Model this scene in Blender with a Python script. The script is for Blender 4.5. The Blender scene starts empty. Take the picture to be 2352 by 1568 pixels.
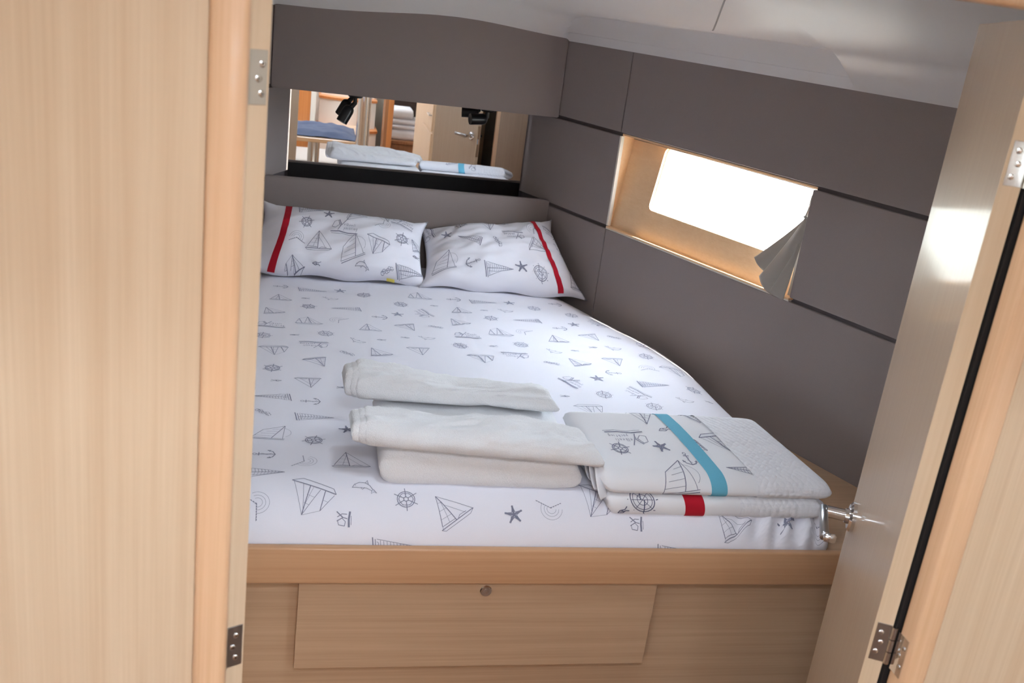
import bpy, bmesh, math, random
from mathutils import Vector, Matrix, noise
R = math.radians
scene = bpy.context.scene
col = scene.collection
random.seed(7)

# ------------------------------------------------------------------ camera
cam_d = bpy.data.cameras.new('camera'); cam = bpy.data.objects.new('camera', cam_d); col.objects.link(cam)
cam_d.sensor_width = 36.0; cam_d.lens = 35.0; cam_d.clip_start = 0.05
yaw, pit, rol = R(13.188), R(18.65), R(-7.53)
fw = Vector((math.sin(yaw)*math.cos(pit), math.cos(yaw)*math.cos(pit), -math.sin(pit)))
rt = Vector((math.cos(yaw), -math.sin(yaw), 0)); dn = fw.cross(rt)
r2 = rt*math.cos(rol) + dn*math.sin(rol); d2 = -rt*math.sin(rol) + dn*math.cos(rol)
m3 = Matrix((r2, -d2, -fw)).transposed()
cam.matrix_world = Matrix.Translation((0, 0, 1.70)) @ m3.to_4x4()
cam_d.dof.use_dof = True; cam_d.dof.focus_distance = 2.45; cam_d.dof.aperture_fstop = 8.0
scene.camera = cam

# ------------------------------------------------------------------ world, daylight, exposure
SKY = 26.0
w = bpy.data.worlds.new('daylight'); scene.world = w; w.use_nodes = True
bg = w.node_tree.nodes['Background']; bg.inputs[0].default_value = (0.72, 0.85, 1.0, 1); bg.inputs[1].default_value = SKY
wt_ = w.node_tree; tc_ = wt_.nodes.new('ShaderNodeTexCoord'); sp_ = wt_.nodes.new('ShaderNodeSeparateXYZ'); cr_ = wt_.nodes.new('ShaderNodeValToRGB')
wt_.links.new(tc_.outputs['Generated'], sp_.inputs[0]); wt_.links.new(sp_.outputs['Z'], cr_.inputs[0]); wt_.links.new(cr_.outputs[0], bg.inputs[0])
cr_.color_ramp.elements[0].position = 0.0; cr_.color_ramp.elements[0].color = (.22, .23, .22, 1)      # bright marina water and quay below the horizon
cr_.color_ramp.elements[1].position = 0.03; cr_.color_ramp.elements[1].color = (.79, .88, 1., 1)       # hazy midday sky
vs = scene.view_settings
vs.view_transform = 'Standard'; vs.look = 'None'; vs.gamma = 1.0; vs.use_curve_mapping = False
vs.exposure = 0.71

sun_d = bpy.data.lights.new('sun', 'SUN'); sun_d.energy = 25.0; sun_d.color = (1.0, .94, .84); sun_d.angle = R(1.0)
sun = bpy.data.objects.new('sun', sun_d); col.objects.link(sun); sun.location = (3, 2, 6)
sun_el, sun_az = R(71.5), R(0.0)                        # high midday sun a little to starboard; azimuth from +x towards +y
sun.rotation_euler = Vector((-math.cos(sun_el)*math.cos(sun_az), -math.cos(sun_el)*math.sin(sun_az), -math.sin(sun_el))).to_track_quat('-Z', 'Y').to_euler()
def portal(name, loc, size, direction):
    """marks an opening to the sky so that daylight through it is sampled well"""
    l = bpy.data.lights.new(name, 'AREA'); l.shape = 'RECTANGLE'; l.size, l.size_y = size
    l.cycles.is_portal = True
    o = bpy.data.objects.new(name, l); col.objects.link(o); o.location = loc
    o.rotation_euler = Vector(direction).to_track_quat('-Z', 'Z' if abs(direction[2]) < .9 else 'Y').to_euler()
    return o

# ------------------------------------------------------------------ materials
MAT = {}
def srgb(r, g, b):
    f = lambda c: (c/255/12.92) if c/255 <= .04045 else ((c/255+.055)/1.055)**2.4
    return (f(r), f(g), f(b), 1)
def base_mat(name, color, rough=.5, metal=0., coat=0., spec=.5):
    m = bpy.data.materials.new(name); m.use_nodes = True; MAT[name] = m
    b = m.node_tree.nodes['Principled BSDF']
    b.inputs['Base Color'].default_value = color; b.inputs['Roughness'].default_value = rough
    b.inputs['Metallic'].default_value = metal; b.inputs['Specular IOR Level'].default_value = spec
    if coat: b.inputs['Coat Weight'].default_value = coat; b.inputs['Coat Roughness'].default_value = .08
    return m, b, m.node_tree
def wood(name, c1, c2, axis='Z', rough=.45, coat=0., fine=70., spec=.4, coat_rough=.1):
    m, b, t = base_mat(name, c1, rough, 0, coat, spec)
    if coat: b.inputs['Coat Roughness'].default_value = coat_rough
    tc = t.nodes.new('ShaderNodeTexCoord'); mp = t.nodes.new('ShaderNodeMapping')
    s = [fine, fine, fine]; s['XYZ'.index(axis)] = fine*.022
    mp.inputs['Scale'].default_value = s
    t.links.new(tc.outputs['Object'], mp.inputs['Vector'])
    n1 = t.nodes.new('ShaderNodeTexNoise'); n1.inputs['Scale'].default_value = 1.0; n1.inputs['Detail'].default_value = 5; n1.inputs['Roughness'].default_value = .62
    t.links.new(mp.outputs[0], n1.inputs['Vector'])
    mp2 = t.nodes.new('ShaderNodeMapping'); s2 = [fine*4]*3; s2['XYZ'.index(axis)] = fine*.05; mp2.inputs['Scale'].default_value = s2
    t.links.new(tc.outputs['Object'], mp2.inputs['Vector'])
    n2 = t.nodes.new('ShaderNodeTexNoise'); n2.inputs['Scale'].default_value = 1.0; n2.inputs['Detail'].default_value = 2
    t.links.new(mp2.outputs[0], n2.inputs['Vector'])
    mx = t.nodes.new('ShaderNodeMix'); mx.data_type = 'FLOAT'; mx.inputs[0].default_value = .35
    t.links.new(n1.outputs['Fac'], mx.inputs[2]); t.links.new(n2.outputs['Fac'], mx.inputs[3])
    cr = t.nodes.new('ShaderNodeValToRGB'); cr.color_ramp.elements[0].position = .32; cr.color_ramp.elements[1].position = .68
    cr.color_ramp.elements[0].color = c2; cr.color_ramp.elements[1].color = c1
    t.links.new(mx.outputs[0], cr.inputs[0]); t.links.new(cr.outputs[0], b.inputs['Base Color'])
    bp = t.nodes.new('ShaderNodeBump'); bp.inputs['Strength'].default_value = .06; bp.inputs['Distance'].default_value = .001
    t.links.new(n2.outputs['Fac'], bp.inputs['Height']); t.links.new(bp.outputs[0], b.inputs['Normal'])
    return m
def cloth(name, color, scale=900., bump=.15, rough=.9, sheen=.15, var=.04, dist=.0008):
    m, b, t = base_mat(name, color, rough, 0, 0, .15)
    b.inputs['Sheen Weight'].default_value = sheen
    tc = t.nodes.new('ShaderNodeTexCoord'); n = t.nodes.new('ShaderNodeTexNoise')
    n.inputs['Scale'].default_value = scale; n.inputs['Detail'].default_value = 2
    t.links.new(tc.outputs['Object'], n.inputs['Vector'])
    bp = t.nodes.new('ShaderNodeBump'); bp.inputs['Strength'].default_value = bump; bp.inputs['Distance'].default_value = dist
    t.links.new(n.outputs['Fac'], bp.inputs['Height']); t.links.new(bp.outputs[0], b.inputs['Normal'])
    hv = t.nodes.new('ShaderNodeMapRange'); hv.inputs[1].default_value = .3; hv.inputs[2].default_value = .7
    hv.inputs[3].default_value = 1-var; hv.inputs[4].default_value = 1+var
    t.links.new(n.outputs['Fac'], hv.inputs[0])
    hs = t.nodes.new('ShaderNodeHueSaturation'); hs.inputs['Color'].default_value = color
    t.links.new(hv.outputs[0], hs.inputs['Value']); t.links.new(hs.outputs[0], b.inputs['Base Color'])
    return m

wood('veneer_v', srgb(216, 189, 159), srgb(200, 169, 138), 'Z', .5, 0, 60)
wood('post', srgb(222, 180, 142), srgb(208, 162, 124), 'Z', .45, .15, 90)
wood('door_edge', srgb(216, 190, 160), srgb(206, 178, 146), 'Z', .5, 0, 90)
wood('door_face', srgb(186, 160, 134), srgb(178, 151, 125), 'Z', .48, .24, 90, .35, .11)
wood('rail', srgb(216, 170, 130), srgb(204, 156, 116), 'X', .4, .2, 60)
wood('veneer_h', srgb(206, 172, 140), srgb(188, 154, 123), 'X', .45, .1, 60)
wood('liner', srgb(248, 212, 170), srgb(240, 200, 154), 'Y', .5, .1, 60)
wood('dark_wood', srgb(176, 122, 82), srgb(150, 98, 64), 'Z', .4, .2, 60)
wood('orange_wood', srgb(214, 142, 82), srgb(190, 116, 62), 'Z', .4, .2, 30)
wood('table_wood', srgb(216, 180, 140), srgb(200, 160, 120), 'X', .3, .4, 50)
wood('floor_wood', srgb(120, 84, 58), srgb(92, 62, 42), 'Y', .45, .1, 40)
wood('wardrobe_veneer', srgb(168, 138, 112), srgb(154, 124, 100), 'Z', .5, 0, 60)
cloth('grey_panel', srgb(146, 134, 131), 1400, .12, .85, .05, .07)
cloth('panel_edge', srgb(232, 224, 212), 500, .02, .7, 0, .02)
cloth('groove', srgb(104, 96, 97), 500, .05, .9, 0, .03)
cloth('sheet_cotton', srgb(243, 242, 251), 1500, .06, .85, .1, .02)
cloth('pillow_cotton', srgb(244, 243, 251), 1500, .06, .85, .1, .02)
cloth('linen_cotton', srgb(244, 244, 248), 1500, .06, .85, .1, .02)
cloth('terry', srgb(250, 250, 252), 520, .7, .95, .3, .04, .0025)
cloth('red_band', srgb(186, 30, 48), 1600, .1, .85, .05, .06)
cloth('blue_band', srgb(112, 186, 212), 1600, .1, .85, .05, .05)
cloth('curtain', srgb(158, 150, 142), 1200, .05, .6, .2, .03)
cloth('blue_cloth', srgb(78, 88, 112), 300, .3, .9, .1, .1)
cloth('dark_uphol', srgb(66, 52, 46), 120, .4, .9, .1, .15)
cloth('seat_uphol', srgb(196, 190, 182), 300, .2, .9, .1, .05)
cloth('ink', srgb(138, 139, 158), 900, .0, .9, 0, .12)
cloth('ink_dark', srgb(104, 106, 130), 900, .0, .9, 0, .12)
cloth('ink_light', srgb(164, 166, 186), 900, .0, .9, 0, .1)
cloth('tag_yellow', srgb(196, 180, 92), 900, .1, .8, 0, .05)
base_mat('gelcoat', srgb(234, 230, 227), .36, 0, 0., .4)
base_mat('gelcoat_white', srgb(236, 232, 222), .3, 0, .1)
base_mat('chrome', (.82, .82, .84, 1), .07, 1.)
base_mat('steel', (.62, .60, .58, 1), .24, 1.)
base_mat('hinge_steel_tinted', (.42, .37, .31, 1), .45, .35)  # tan of the reflected saloon put into the plate's colour
base_mat('steel_darkened', (.42, .41, .41, 1), .3, 1.)  # dark wall mirrored in the lever is put into this colour
base_mat('screw', (.8, .8, .8, 1), .15, 1.)
base_mat('lever_black', srgb(58, 54, 54), .35, .6)
base_mat('black_rubber', srgb(24, 20, 20), .7)
base_mat('black_plastic', srgb(20, 20, 22), .35)
base_mat('laminate_and_shade', srgb(52, 50, 52), .4)
base_mat('seam_dark', srgb(150, 146, 144), .6)
base_mat('mirror_glass', (.93, .93, .93, 1), .0, 1.)
base_mat('white_seal', srgb(245, 245, 245), .4)
def glass():
    m = bpy.data.materials.new('pane'); m.use_nodes = True; MAT['pane'] = m; t = m.node_tree; t.nodes.clear()
    o = t.nodes.new('ShaderNodeOutputMaterial'); a = t.nodes.new('ShaderNodeBsdfTransparent'); g = t.nodes.new('ShaderNodeBsdfGlossy')
    a.inputs[0].default_value = (.96, .98, .98, 1); g.inputs['Roughness'].default_value = .02
    x = t.nodes.new('ShaderNodeMixShader'); x.inputs[0].default_value = .06
    t.links.new(a.outputs[0], x.inputs[1]); t.links.new(g.outputs[0], x.inputs[2]); t.links.new(x.outputs[0], o.inputs[0])
glass()
def added_blind_mat():
    m = bpy.data.materials.new('added_blind_cloth'); m.use_nodes = True; MAT['added_blind_cloth'] = m; t = m.node_tree; t.nodes.clear()
    o = t.nodes.new('ShaderNodeOutputMaterial'); a = t.nodes.new('ShaderNodeBsdfTranslucent'); g = t.nodes.new('ShaderNodeBsdfDiffuse')
    a.inputs[0].default_value = srgb(170, 165, 158); g.inputs[0].default_value = srgb(190, 186, 180)
    x = t.nodes.new('ShaderNodeMixShader'); x.inputs[0].default_value = .5
    t.links.new(a.outputs[0], x.inputs[1]); t.links.new(g.outputs[0], x.inputs[2]); t.links.new(x.outputs[0], o.inputs[0])
added_blind_mat()
def waffle():
    m = cloth('waffle', srgb(244, 244, 249), 700, .1, .9, .15, .02)
    t = m.node_tree; b = t.nodes['Principled BSDF']
    tc = t.nodes.new('ShaderNodeTexCoord'); mp = t.nodes.new('ShaderNodeMapping'); mp.inputs['Rotation'].default_value = (0, 0, R(42))
    t.links.new(tc.outputs['Object'], mp.inputs[0])
    v = t.nodes.new('ShaderNodeTexVoronoi'); v.inputs['Scale'].default_value = 95; v.inputs['Randomness'].default_value = .35
    t.links.new(mp.outputs[0], v.inputs['Vector'])
    bp = t.nodes.new('ShaderNodeBump'); bp.inputs['Strength'].default_value = .7; bp.inputs['Distance'].default_value = .0035; bp.invert = True
    t.links.new(v.outputs['Distance'], bp.inputs['Height']); t.links.new(bp.outputs[0], b.inputs['Normal'])
waffle()

# ------------------------------------------------------------------ object helpers
def tag(o, label=None, cat=None, group=None, kind=None):
    if label: o['label'] = label
    if cat: o['category'] = cat
    if group: o['group'] = group
    if kind: o['kind'] = kind
    return o
def thing(name, loc, label=None, cat=None, group=None, kind=None):
    o = bpy.data.objects.new(name, None); col.objects.link(o); o.location = loc; o.empty_display_size = .05
    return tag(o, label, cat, group, kind)
def root_loc(p):
    while p.parent: p = p.parent
    return Vector(p.location)
def obj(name, bm, mat, parent=None, smooth=None, recalc=True):
    if recalc: bmesh.ops.recalc_face_normals(bm, faces=bm.faces)
    me = bpy.data.meshes.new(name)
    off = root_loc(parent) if parent else None
    if off is not None: bmesh.ops.translate(bm, verts=bm.verts, vec=-off)
    bm.to_mesh(me); bm.free(); me.materials.append(MAT[mat])
    o = bpy.data.objects.new(name, me); col.objects.link(o)
    if parent: o.parent = parent
    if smooth is True:
        for p in me.polygons: p.use_smooth = True
    elif smooth:
        for p in me.polygons: p.use_smooth = True
        try: me.set_sharp_from_angle(angle=R(smooth))
        except Exception: pass
    return o
def hexa(bm, b4, t4):
    """solid from 4 bottom and 4 top corner points"""
    v = [bm.verts.new(p) for p in list(b4)+list(t4)]
    for f in ((0,1,2,3),(7,6,5,4),(0,4,5,1),(1,5,6,2),(2,6,7,3),(3,7,4,0)): bm.faces.new([v[i] for i in f])
    return v
def box(x0, x1, y0, y1, z0, z1, bev=0., seg=2):
    bm = bmesh.new()
    hexa(bm, [(x0,y0,z0),(x1,y0,z0),(x1,y1,z0),(x0,y1,z0)], [(x0,y0,z1),(x1,y0,z1),(x1,y1,z1),(x0,y1,z1)])
    if bev: bmesh.ops.bevel(bm, geom=bm.edges[:], offset=bev, segments=seg, affect='EDGES', profile=.5)
    return bm
def hexbm(b4, t4, bev=0., seg=2):
    bm = bmesh.new(); hexa(bm, b4, t4)
    if bev:
        bmesh.ops.recalc_face_normals(bm, faces=bm.faces); bmesh.ops.bevel(bm, geom=bm.edges[:], offset=bev, segments=seg, affect='EDGES')
    return bm
def tube(bm, pts, rads, n=16, cap=True, flat=1.):
    """round bar along points with a radius for each point"""
    pts = [Vector(p) for p in pts]
    if not isinstance(rads, (list, tuple)): rads = [rads]*len(pts)
    rings = []; ref = None
    for i, p in enumerate(pts):
        d = (pts[min(i+1, len(pts)-1)] - pts[max(i-1, 0)]).normalized()
        if ref is None: ref = Vector((0, 0, 1)) if abs(d.z) < .9 else Vector((1, 0, 0))
        a = d.cross(ref).normalized(); b = a.cross(d).normalized(); ref = b
        rings.append([bm.verts.new(p + (a*math.cos(2*math.pi*k/n) + b*math.sin(2*math.pi*k/n)*flat)*rads[i]) for k in range(n)])
    for i in range(len(rings)-1):
        for k in range(n): bm.faces.new((rings[i][k], rings[i][(k+1) % n], rings[i+1][(k+1) % n], rings[i+1][k]))
    if cap: bm.faces.new(rings[0][::-1]); bm.faces.new(rings[-1])
    return bm
def grid(fn, nu, nv, close_v=False):
    bm = bmesh.new(); V = []
    mv = nv if close_v else nv+1
    for i in range(nu+1): V.append([bm.verts.new(fn(i/nu, j/nv)) for j in range(mv)])
    for i in range(nu):
        for j in range(nv):
            j2 = (j+1) % mv if close_v else j+1
            bm.faces.new((V[i][j], V[i+1][j], V[i+1][j2], V[i][j2]))
    return bm, V
def lerp(a, b, t): return a + (b-a)*t
def interp(x, pts):
    if x <= pts[0][0]: return pts[0][1]
    for (a, b), (c, d) in zip(pts, pts[1:]):
        if x <= c: return b + (d-b)*(x-a)/(c-a)
    return pts[-1][1]
def smooth01(t): t = max(0., min(1., t)); return t*t*(3-2*t)

# ------------------------------------------------------------------ hull walls (wall frame: u along the wall towards the doorway, z up, w outward)
AX = .378                                           # centre line of the cabin
TA = R(22.5); TU = Vector((math.sin(TA), -math.cos(TA), 0)); NW = Vector((math.cos(TA), math.sin(TA), 0)); W0 = Vector((1.001, 3.131, 0))
def wp(u, z, w, side=1):
    p = W0 + TU*u + NW*w; p.z = z
    if side < 0: p.x = 2*AX - p.x
    return p
def wbox(u0, u1, z0, z1, w0, w1, side=1, bev=0.):
    P = lambda u, z, w: wp(u, z, w, side)
    return hexbm([P(u0,z0,w0),P(u1,z0,w0),P(u1,z0,w1),P(u0,z0,w1)], [P(u0,z1,w0),P(u1,z1,w0),P(u1,z1,w1),P(u0,z1,w1)], bev, 1)
U0, U1, UE = -.535, .803, 2.36
def wback(z): return .018 + (z-1.042)*(.048/.291)
def hull_wall(side):
    nm = 'right' if side > 0 else 'left'
    wl = thing('wall_'+nm, wp(.4, 0, 0, side), kind='structure')
    tag(wl, 'grey fabric covered hull side panelling %s' % ('around the bright window' if side > 0 else 'behind the pale left door'))
    for (u0, u1, z0, z1) in ((-.36, -.0014, .56, 1.031), (.0014, UE, .56, 1.031), (U0, 0, 1.043, 1.338), (U1, UE, 1.043, 1.338), (U0, -.0014, 1.350, 1.66), (.0014, UE, 1.350, 1.66)):
        obj('fabric_panel', wbox(u0, u1, z0, z1, 0, .012, side, .0015), 'grey_panel', wl)
    bmq = []
    for (u0, u1, z0, z1) in ((U0-.05, UE, -.05, 1.034), (U0-.05, UE, 1.346, 1.70), (U0-.05, -.004, 1.034, 1.346), (1.035, UE, 1.034, 1.346)):
        obj('backing_board', wbox(u0, u1, z0, z1, .0125, .075, side), 'groove', wl)
    for z0 in (1.030, 1.337): obj('groove_strip', wbox(U1+.004, 1.05, z0, z0+.014, .0123, .0150, side), 'groove', wl)
    # pale strips on the panel edges around the window opening
    obj('panel_edge_strip', wbox(.0, .007, 1.043, 1.338, -.0005, .0125, side), 'panel_edge', wl)
    obj('panel_edge_strip', wbox(.0, U1, 1.0312, 1.0345, -.0005, .0145, side), 'panel_edge', wl)
    # window: liner box, slanted back board with a rounded opening, pane
    win = thing('window_1' if side > 0 else 'window_2', wp(.4, 1.04, .02, side), kind='structure')
    tag(win, 'blown-out white cabin window in a wood lined recess' if side > 0 else 'cabin window in the left hull side hidden by the door')
    P = lambda u, z, w: wp(u, z, w, side)
    zb, zt = 1.037, 1.344
    obj('side_reveal', hexbm([P(-.004,zb,.0125),P(.0,zb,.0125),P(.0,zb,.10),P(-.004,zb,.10)], [P(-.004,zt,.0125),P(.0,zt,.0125),P(.0,zt,.13),P(-.004,zt,.13)]), 'liner', win)
    obj('top_reveal', wbox(-.004, 1.03, 1.340, 1.3455, .0152, .09, side), 'liner', win)
    obj('side_reveal', wbox(1.03, 1.035, zb, zt, .0125, .12, side), 'liner', win)
    obj('sill', wbox(U1, 1.03, zb-.002, zb+.002, .0152, .05, side), 'liner', win)
    obj('sill_ledge', wbox(.0, U1-.001, 1.0352, 1.0400, -.0004, .034, side), 'liner', win)
    def ring(rad, u0, u1, z0, z1, n=8):
        pts = []
        for (cu, cz, a0) in ((u1-rad, z1-rad, 0), (u0+rad, z1-rad, 90), (u0+rad, z0+rad, 180), (u1-rad, z0+rad, 270)):
            for k in range(n+1):
                a = R(a0 + 90*k/n); pts.append((cu+rad*math.cos(a), cz+rad*math.sin(a)))
        return pts
    hole = ring(.018, .153, .935, 1.132, 1.331)
    bm = bmesh.new()
    def outer(u, z):
        cu, cz, hu, hz = .544, 1.2315, 1, 1
        du, dz = u-cu, z-cz
        s = min((1.03-cu)/du if du > 0 else (-.0-cu)/du if du < 0 else 9e9, (zt-cz)/dz if dz > 0 else (zb-cz)/dz if dz < 0 else 9e9)
        return (cu+du*s, cz+dz*s)
    n = len(hole)
    out = [outer(*h) for h in hole]
    # snap nearest outer point to each true corner
    for c in ((1.03, zt), (0., zt), (0., zb), (1.03, zb)):
        k = min(range(n), key=lambda i: (out[i][0]-c[0])**2+(out[i][1]-c[1])**2); out[k] = c
    a = [bm.verts.new(P(u, z, wback(z))) for u, z in hole]; b = [bm.verts.new(P(u, z, wback(z))) for u, z in out]
    a2 = [bm.verts.new(P(u, z, wback(z)+.016)) for u, z in hole]; b2 = [bm.verts.new(P(u, z, wback(z)+.016)) for u, z in out]
    for i in range(n):
        j = (i+1) % n
        bm.faces.new((a[i], a[j], b[j], b[i])); bm.faces.new((a2[i], b2[i], b2[j], a2[j])); bm.faces.new((a[i], a2[i], a2[j], a[j])); bm.faces.new((b[i], b[j], b2[j], b2[i]))
    obj('back_board', bm, 'liner', win)
    bm = bmesh.new(); i2 = ring(.015, .157, .931, 1.136, 1.327)
    o_ = [bm.verts.new(P(u, z, wback(z)+.010)) for u, z in ring(.019, .152, .936, 1.131, 1.332)]; q_ = [bm.verts.new(P(u, z, wback(z)+.010)) for u, z in i2]
    o2 = [bm.verts.new(P(u, z, wback(z)+.020)) for u, z in ring(.019, .152, .936, 1.131, 1.332)]; q2 = [bm.verts.new(P(u, z, wback(z)+.020)) for u, z in i2]
    for i in range(n):
        j = (i+1) % n
        bm.faces.new((o_[i], o_[j], q_[j], q_[i])); bm.faces.new((q_[i], q_[j], q2[j], q2[i])); bm.faces.new((q2[i], q2[j], o2[j], o2[i]))
    obj('window_seal', bm, 'white_seal', win)
    bm = bmesh.new(); f1 = [bm.verts.new(P(u, z, wback(z)+.021)) for u, z in hole]; f2 = [bm.verts.new(P(u, z, wback(z)+.026)) for u, z in hole]
    bm.faces.new(f1[::-1]); bm.faces.new(f2)
    for i in range(n): bm.faces.new((f1[i], f1[(i+1) % n], f2[(i+1) % n], f2[i]))
    obj('pane', bm, 'pane', win)
    if side < 0:
        bl = obj('added_blind', hexbm([P(.14, 1.12, wback(1.12)-.004), P(.95, 1.12, wback(1.12)-.004), P(.95, 1.12, wback(1.12)-.002), P(.14, 1.12, wback(1.12)-.002)], [P(.14, 1.335, wback(1.335)-.004), P(.95, 1.335, wback(1.335)-.004), P(.95, 1.335, wback(1.335)-.002), P(.14, 1.335, wback(1.335)-.002)]), 'added_blind_cloth', win)  # blind added out of view to dim the left window
        return wl
    c = wp(.544, 1.232, .10, side); nn = Vector((NW.x*side, NW.y, 0)); inw = -(nn*math.cos(R(9.5)) - Vector((0, 0, 1))*math.sin(R(9.5)))
    p_ = portal('window_daylight', c, (.86, .27), inw)
    return wl
hull_wall(1); hull_wall(-1)

# ------------------------------------------------------------------ ceiling (moulded headliner)
HY = 3.445
def xw(y): return 1.01 + (3.11-y)*math.tan(TA)
DS = [-.03, 0, .004, .009, .014, .018, .021, .0225, .028, .0335, .0345, .038, .043, .048, .053, .058, .064, .075, .09, .105, .12, .14, .165, .2, .25, .3, .36, .42, .5] + [.5 + .06*k for k in range(1, 16)]
PL = [(-.03, 1.60), (0, 1.600), (.05, 1.636), (.085, 1.658), (.10, 1.672), (.115, 1.682), (.13, 1.688), (.16, 1.692), (.2, 1.715), (.3, 1.768), (.4, 1.80), (.6, 1.835), (1., 1.86)]
TR = [(-.03, 1.60), (0, 1.600), (.006, 1.606), (.018, 1.622), (.021, 1.6265), (.0225, 1.629), (.0335, 1.6305), (.0345, 1.633), (.053, 1.680), (.058, 1.6875), (.064, 1.6905), (.09, 1.6925), (.13, 1.6945), (.16, 1.698), (.2, 1.715), (.3, 1.768), (.4, 1.80), (.6, 1.835), (1., 1.86)]
def zceil(x, y):
    xr = xw(y); dR = (xr-x)*math.cos(TA); dL = (x-(2*AX-xr))*math.cos(TA)
    d = min(dR, dL); u = ((Vector((x if dR < dL else 2*AX-x, y, 0))-W0).dot(TU))
    k = smooth01((.868-u)/.008)
    z = lerp(interp(d, PL), interp(d, TR), k)
    dh = HY - y
    arch = 1.602 + .030*math.exp(-((x-.48)/.30)**2)
    zh = arch + interp(dh, [(-.05, 0), (0, 0), (.04, .03), (.10, .072), (.2, .10), (.4, .16), (1, .26)])
    h = .012                                             # soft minimum
    a, b = z, zh
    t = max(0, min(1, .5+.5*(b-a)/h)); return lerp(b, a, t) - h*t*(1-t)
def ceil_cols(y):
    xr = xw(y); c = math.cos(TA)
    rgt = [xr - d/c for d in DS if xr - d/c > AX+.02]
    while len(rgt) < len(DS): rgt.append(lerp(rgt[-1], AX+.02, .5))
    lft = [2*AX - x for x in rgt]
    return lft + [AX] + rgt[::-1]
ys = [.99 + i*.03 for i in range(60)]
ys = [y for y in ys if y < 2.2] + [2.2 + i*.006 for i in range(40)] + [2.44 + i*.015 for i in range(70)]
ys = sorted([y for y in ys if y < HY-.001] + [HY, HY+.02])
CHX, CHY0, CHY1 = .12, 1.17, 1.42
bm = bmesh.new(); V = [[bm.verts.new((x, y, zceil(x, y))) for x in ceil_cols(y)] for y in ys]
for i in range(len(ys)-1):
    for j in range(len(V[0])-1):
        c_ = (V[i][j].co+V[i+1][j+1].co)/2
        if AX-CHX < c_.x < AX+CHX and CHY0 < c_.y < CHY1: continue      # opening of the added deck hatch
        bm.faces.new((V[i][j], V[i][j+1], V[i+1][j+1], V[i+1][j]))
ceiling = obj('ceiling', bm, 'gelcoat', None, 22)
tag(ceiling, 'glossy white moulded headliner over the berth', kind='structure')
hf = thing('added_hatch', (AX, 1.295, 1.86), 'added unseen deck hatch in the headliner between the doors and the berth', kind='structure')  # hatch added out of view to brighten the berth front and towels
for (x0, x1, y0, y1) in ((AX-CHX-.16, AX-CHX+.02, CHY0-.08, CHY1+.08), (AX+CHX-.02, AX+CHX+.16, CHY0-.08, CHY1+.08), (AX-CHX+.02, AX+CHX-.02, CHY0-.08, CHY0+.02), (AX-CHX+.02, AX+CHX-.02, CHY1-.02, CHY1+.08)):
    obj('added_hatch_frame', box(x0, x1, y0, y1, 1.835, 1.90), 'gelcoat', hf)
obj('pane', box(AX-CHX+.02, AX+CHX-.02, CHY0+.02, CHY1-.02, 1.89, 1.896), 'pane', hf)
portal('hatch_daylight', (AX, (CHY0+CHY1)/2, 1.92), (2*CHX+.02, CHY1-CHY0+.02), (0, 0, -1))  # daylight through the added hatch
# joint line in the headliner
bm = bmesh.new(); pv = None
for i in range(26):
    t = i/25; x = lerp(1.050, .86, t); y = lerp(2.632, 2.05, t)
    a = bm.verts.new((x-.0022, y, zceil(x-.0022, y)-.0012)); b = bm.verts.new((x+.0022, y, zceil(x+.0022, y)-.0012))
    if pv: bm.faces.new((pv[0], pv[1], b, a))
    pv = (a, b)
obj('panel_joint', bm, 'seam_dark', ceiling)

# ------------------------------------------------------------------ head of the berth: locker front, mirror recess, headboard
MY = 3.61
wh = thing('wall_head', (AX, 3.445, 0), 'grey fabric covered panels at the head of the berth above and below the mirror', kind='structure')
def span(y0, y1, z0, z1, x0, x1, bev=0): return box(x0, x1, y0, y1, z0, z1, bev)
def trap(y0, y1, z0, z1, in0=.002):
    xa, xb = xw(y0)-in0, xw(y1)-in0
    return [(2*AX-xa, y0, z0), (xa, y0, z0), (xb, y1, z0), (2*AX-xb, y1, z0)], [(2*AX-xa, y0, z1), (xa, y0, z1), (xb, y1, z1), (2*AX-xb, y1, z1)]
obj('locker_front', hexbm(*trap(3.445, 3.60, 1.341, 1.72), .003), 'grey_panel', wh)
obj('headboard', hexbm(*trap(3.432, 3.456, .60, 1.051), .003), 'grey_panel', wh)
obj('headboard_back', hexbm(*trap(3.457, 3.461, .90, 1.046)), 'laminate_and_shade', wh)  # shade behind the headboard put into a black face
obj('recess_shelf', hexbm(*trap(3.462, 3.62, .88, .90)), 'laminate_and_shade', wh)
obj('recess_back', box(-.35, 1.1, 3.622, 3.66, .5, 1.75), 'groove', wh)
mirror = tag(obj('mirror', box(-.046, .796, MY, MY+.008, .90, 1.3405), 'mirror_glass'), 'long low wall mirror in the recess above the headboard reflecting the saloon', 'mirror')

# ------------------------------------------------------------------ bulkhead with the double doorway
BY = .97
XL, XR = -.0526, .816
ZT = 1.760
wl = thing('wall_doorway_left', (-.6, BY, 0), 'pale vertical-grain wood veneer bulkhead filling the left of the picture', kind='structure')
obj('veneer_panel', box(-1.65, XL-.0358, BY+.004, 1.0, -.2, 2.0), 'veneer_v', wl)
wr = thing('wall_doorway_right', (1.2, BY, 0), 'pale wood veneer bulkhead at the right edge of the picture', kind='structure')
obj('veneer_panel', box(XR+.036, 2.15, BY+.004, 1.0, -.2, 2.0), 'veneer_v', wr)
wt = thing('wall_doorway_top', (AX, BY, 1.8), 'wood veneer bulkhead strip above the doorway', kind='structure')
obj('veneer_panel', box(XL-.0358, XR+.036, BY+.004, 1.0, ZT+.045, 2.0), 'veneer_v', wt)
def rounded_post(x0, x1, z0, z1, y0, y1): return box(x0, x1, y0, y1, z0, z1, .006, 3)
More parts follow.
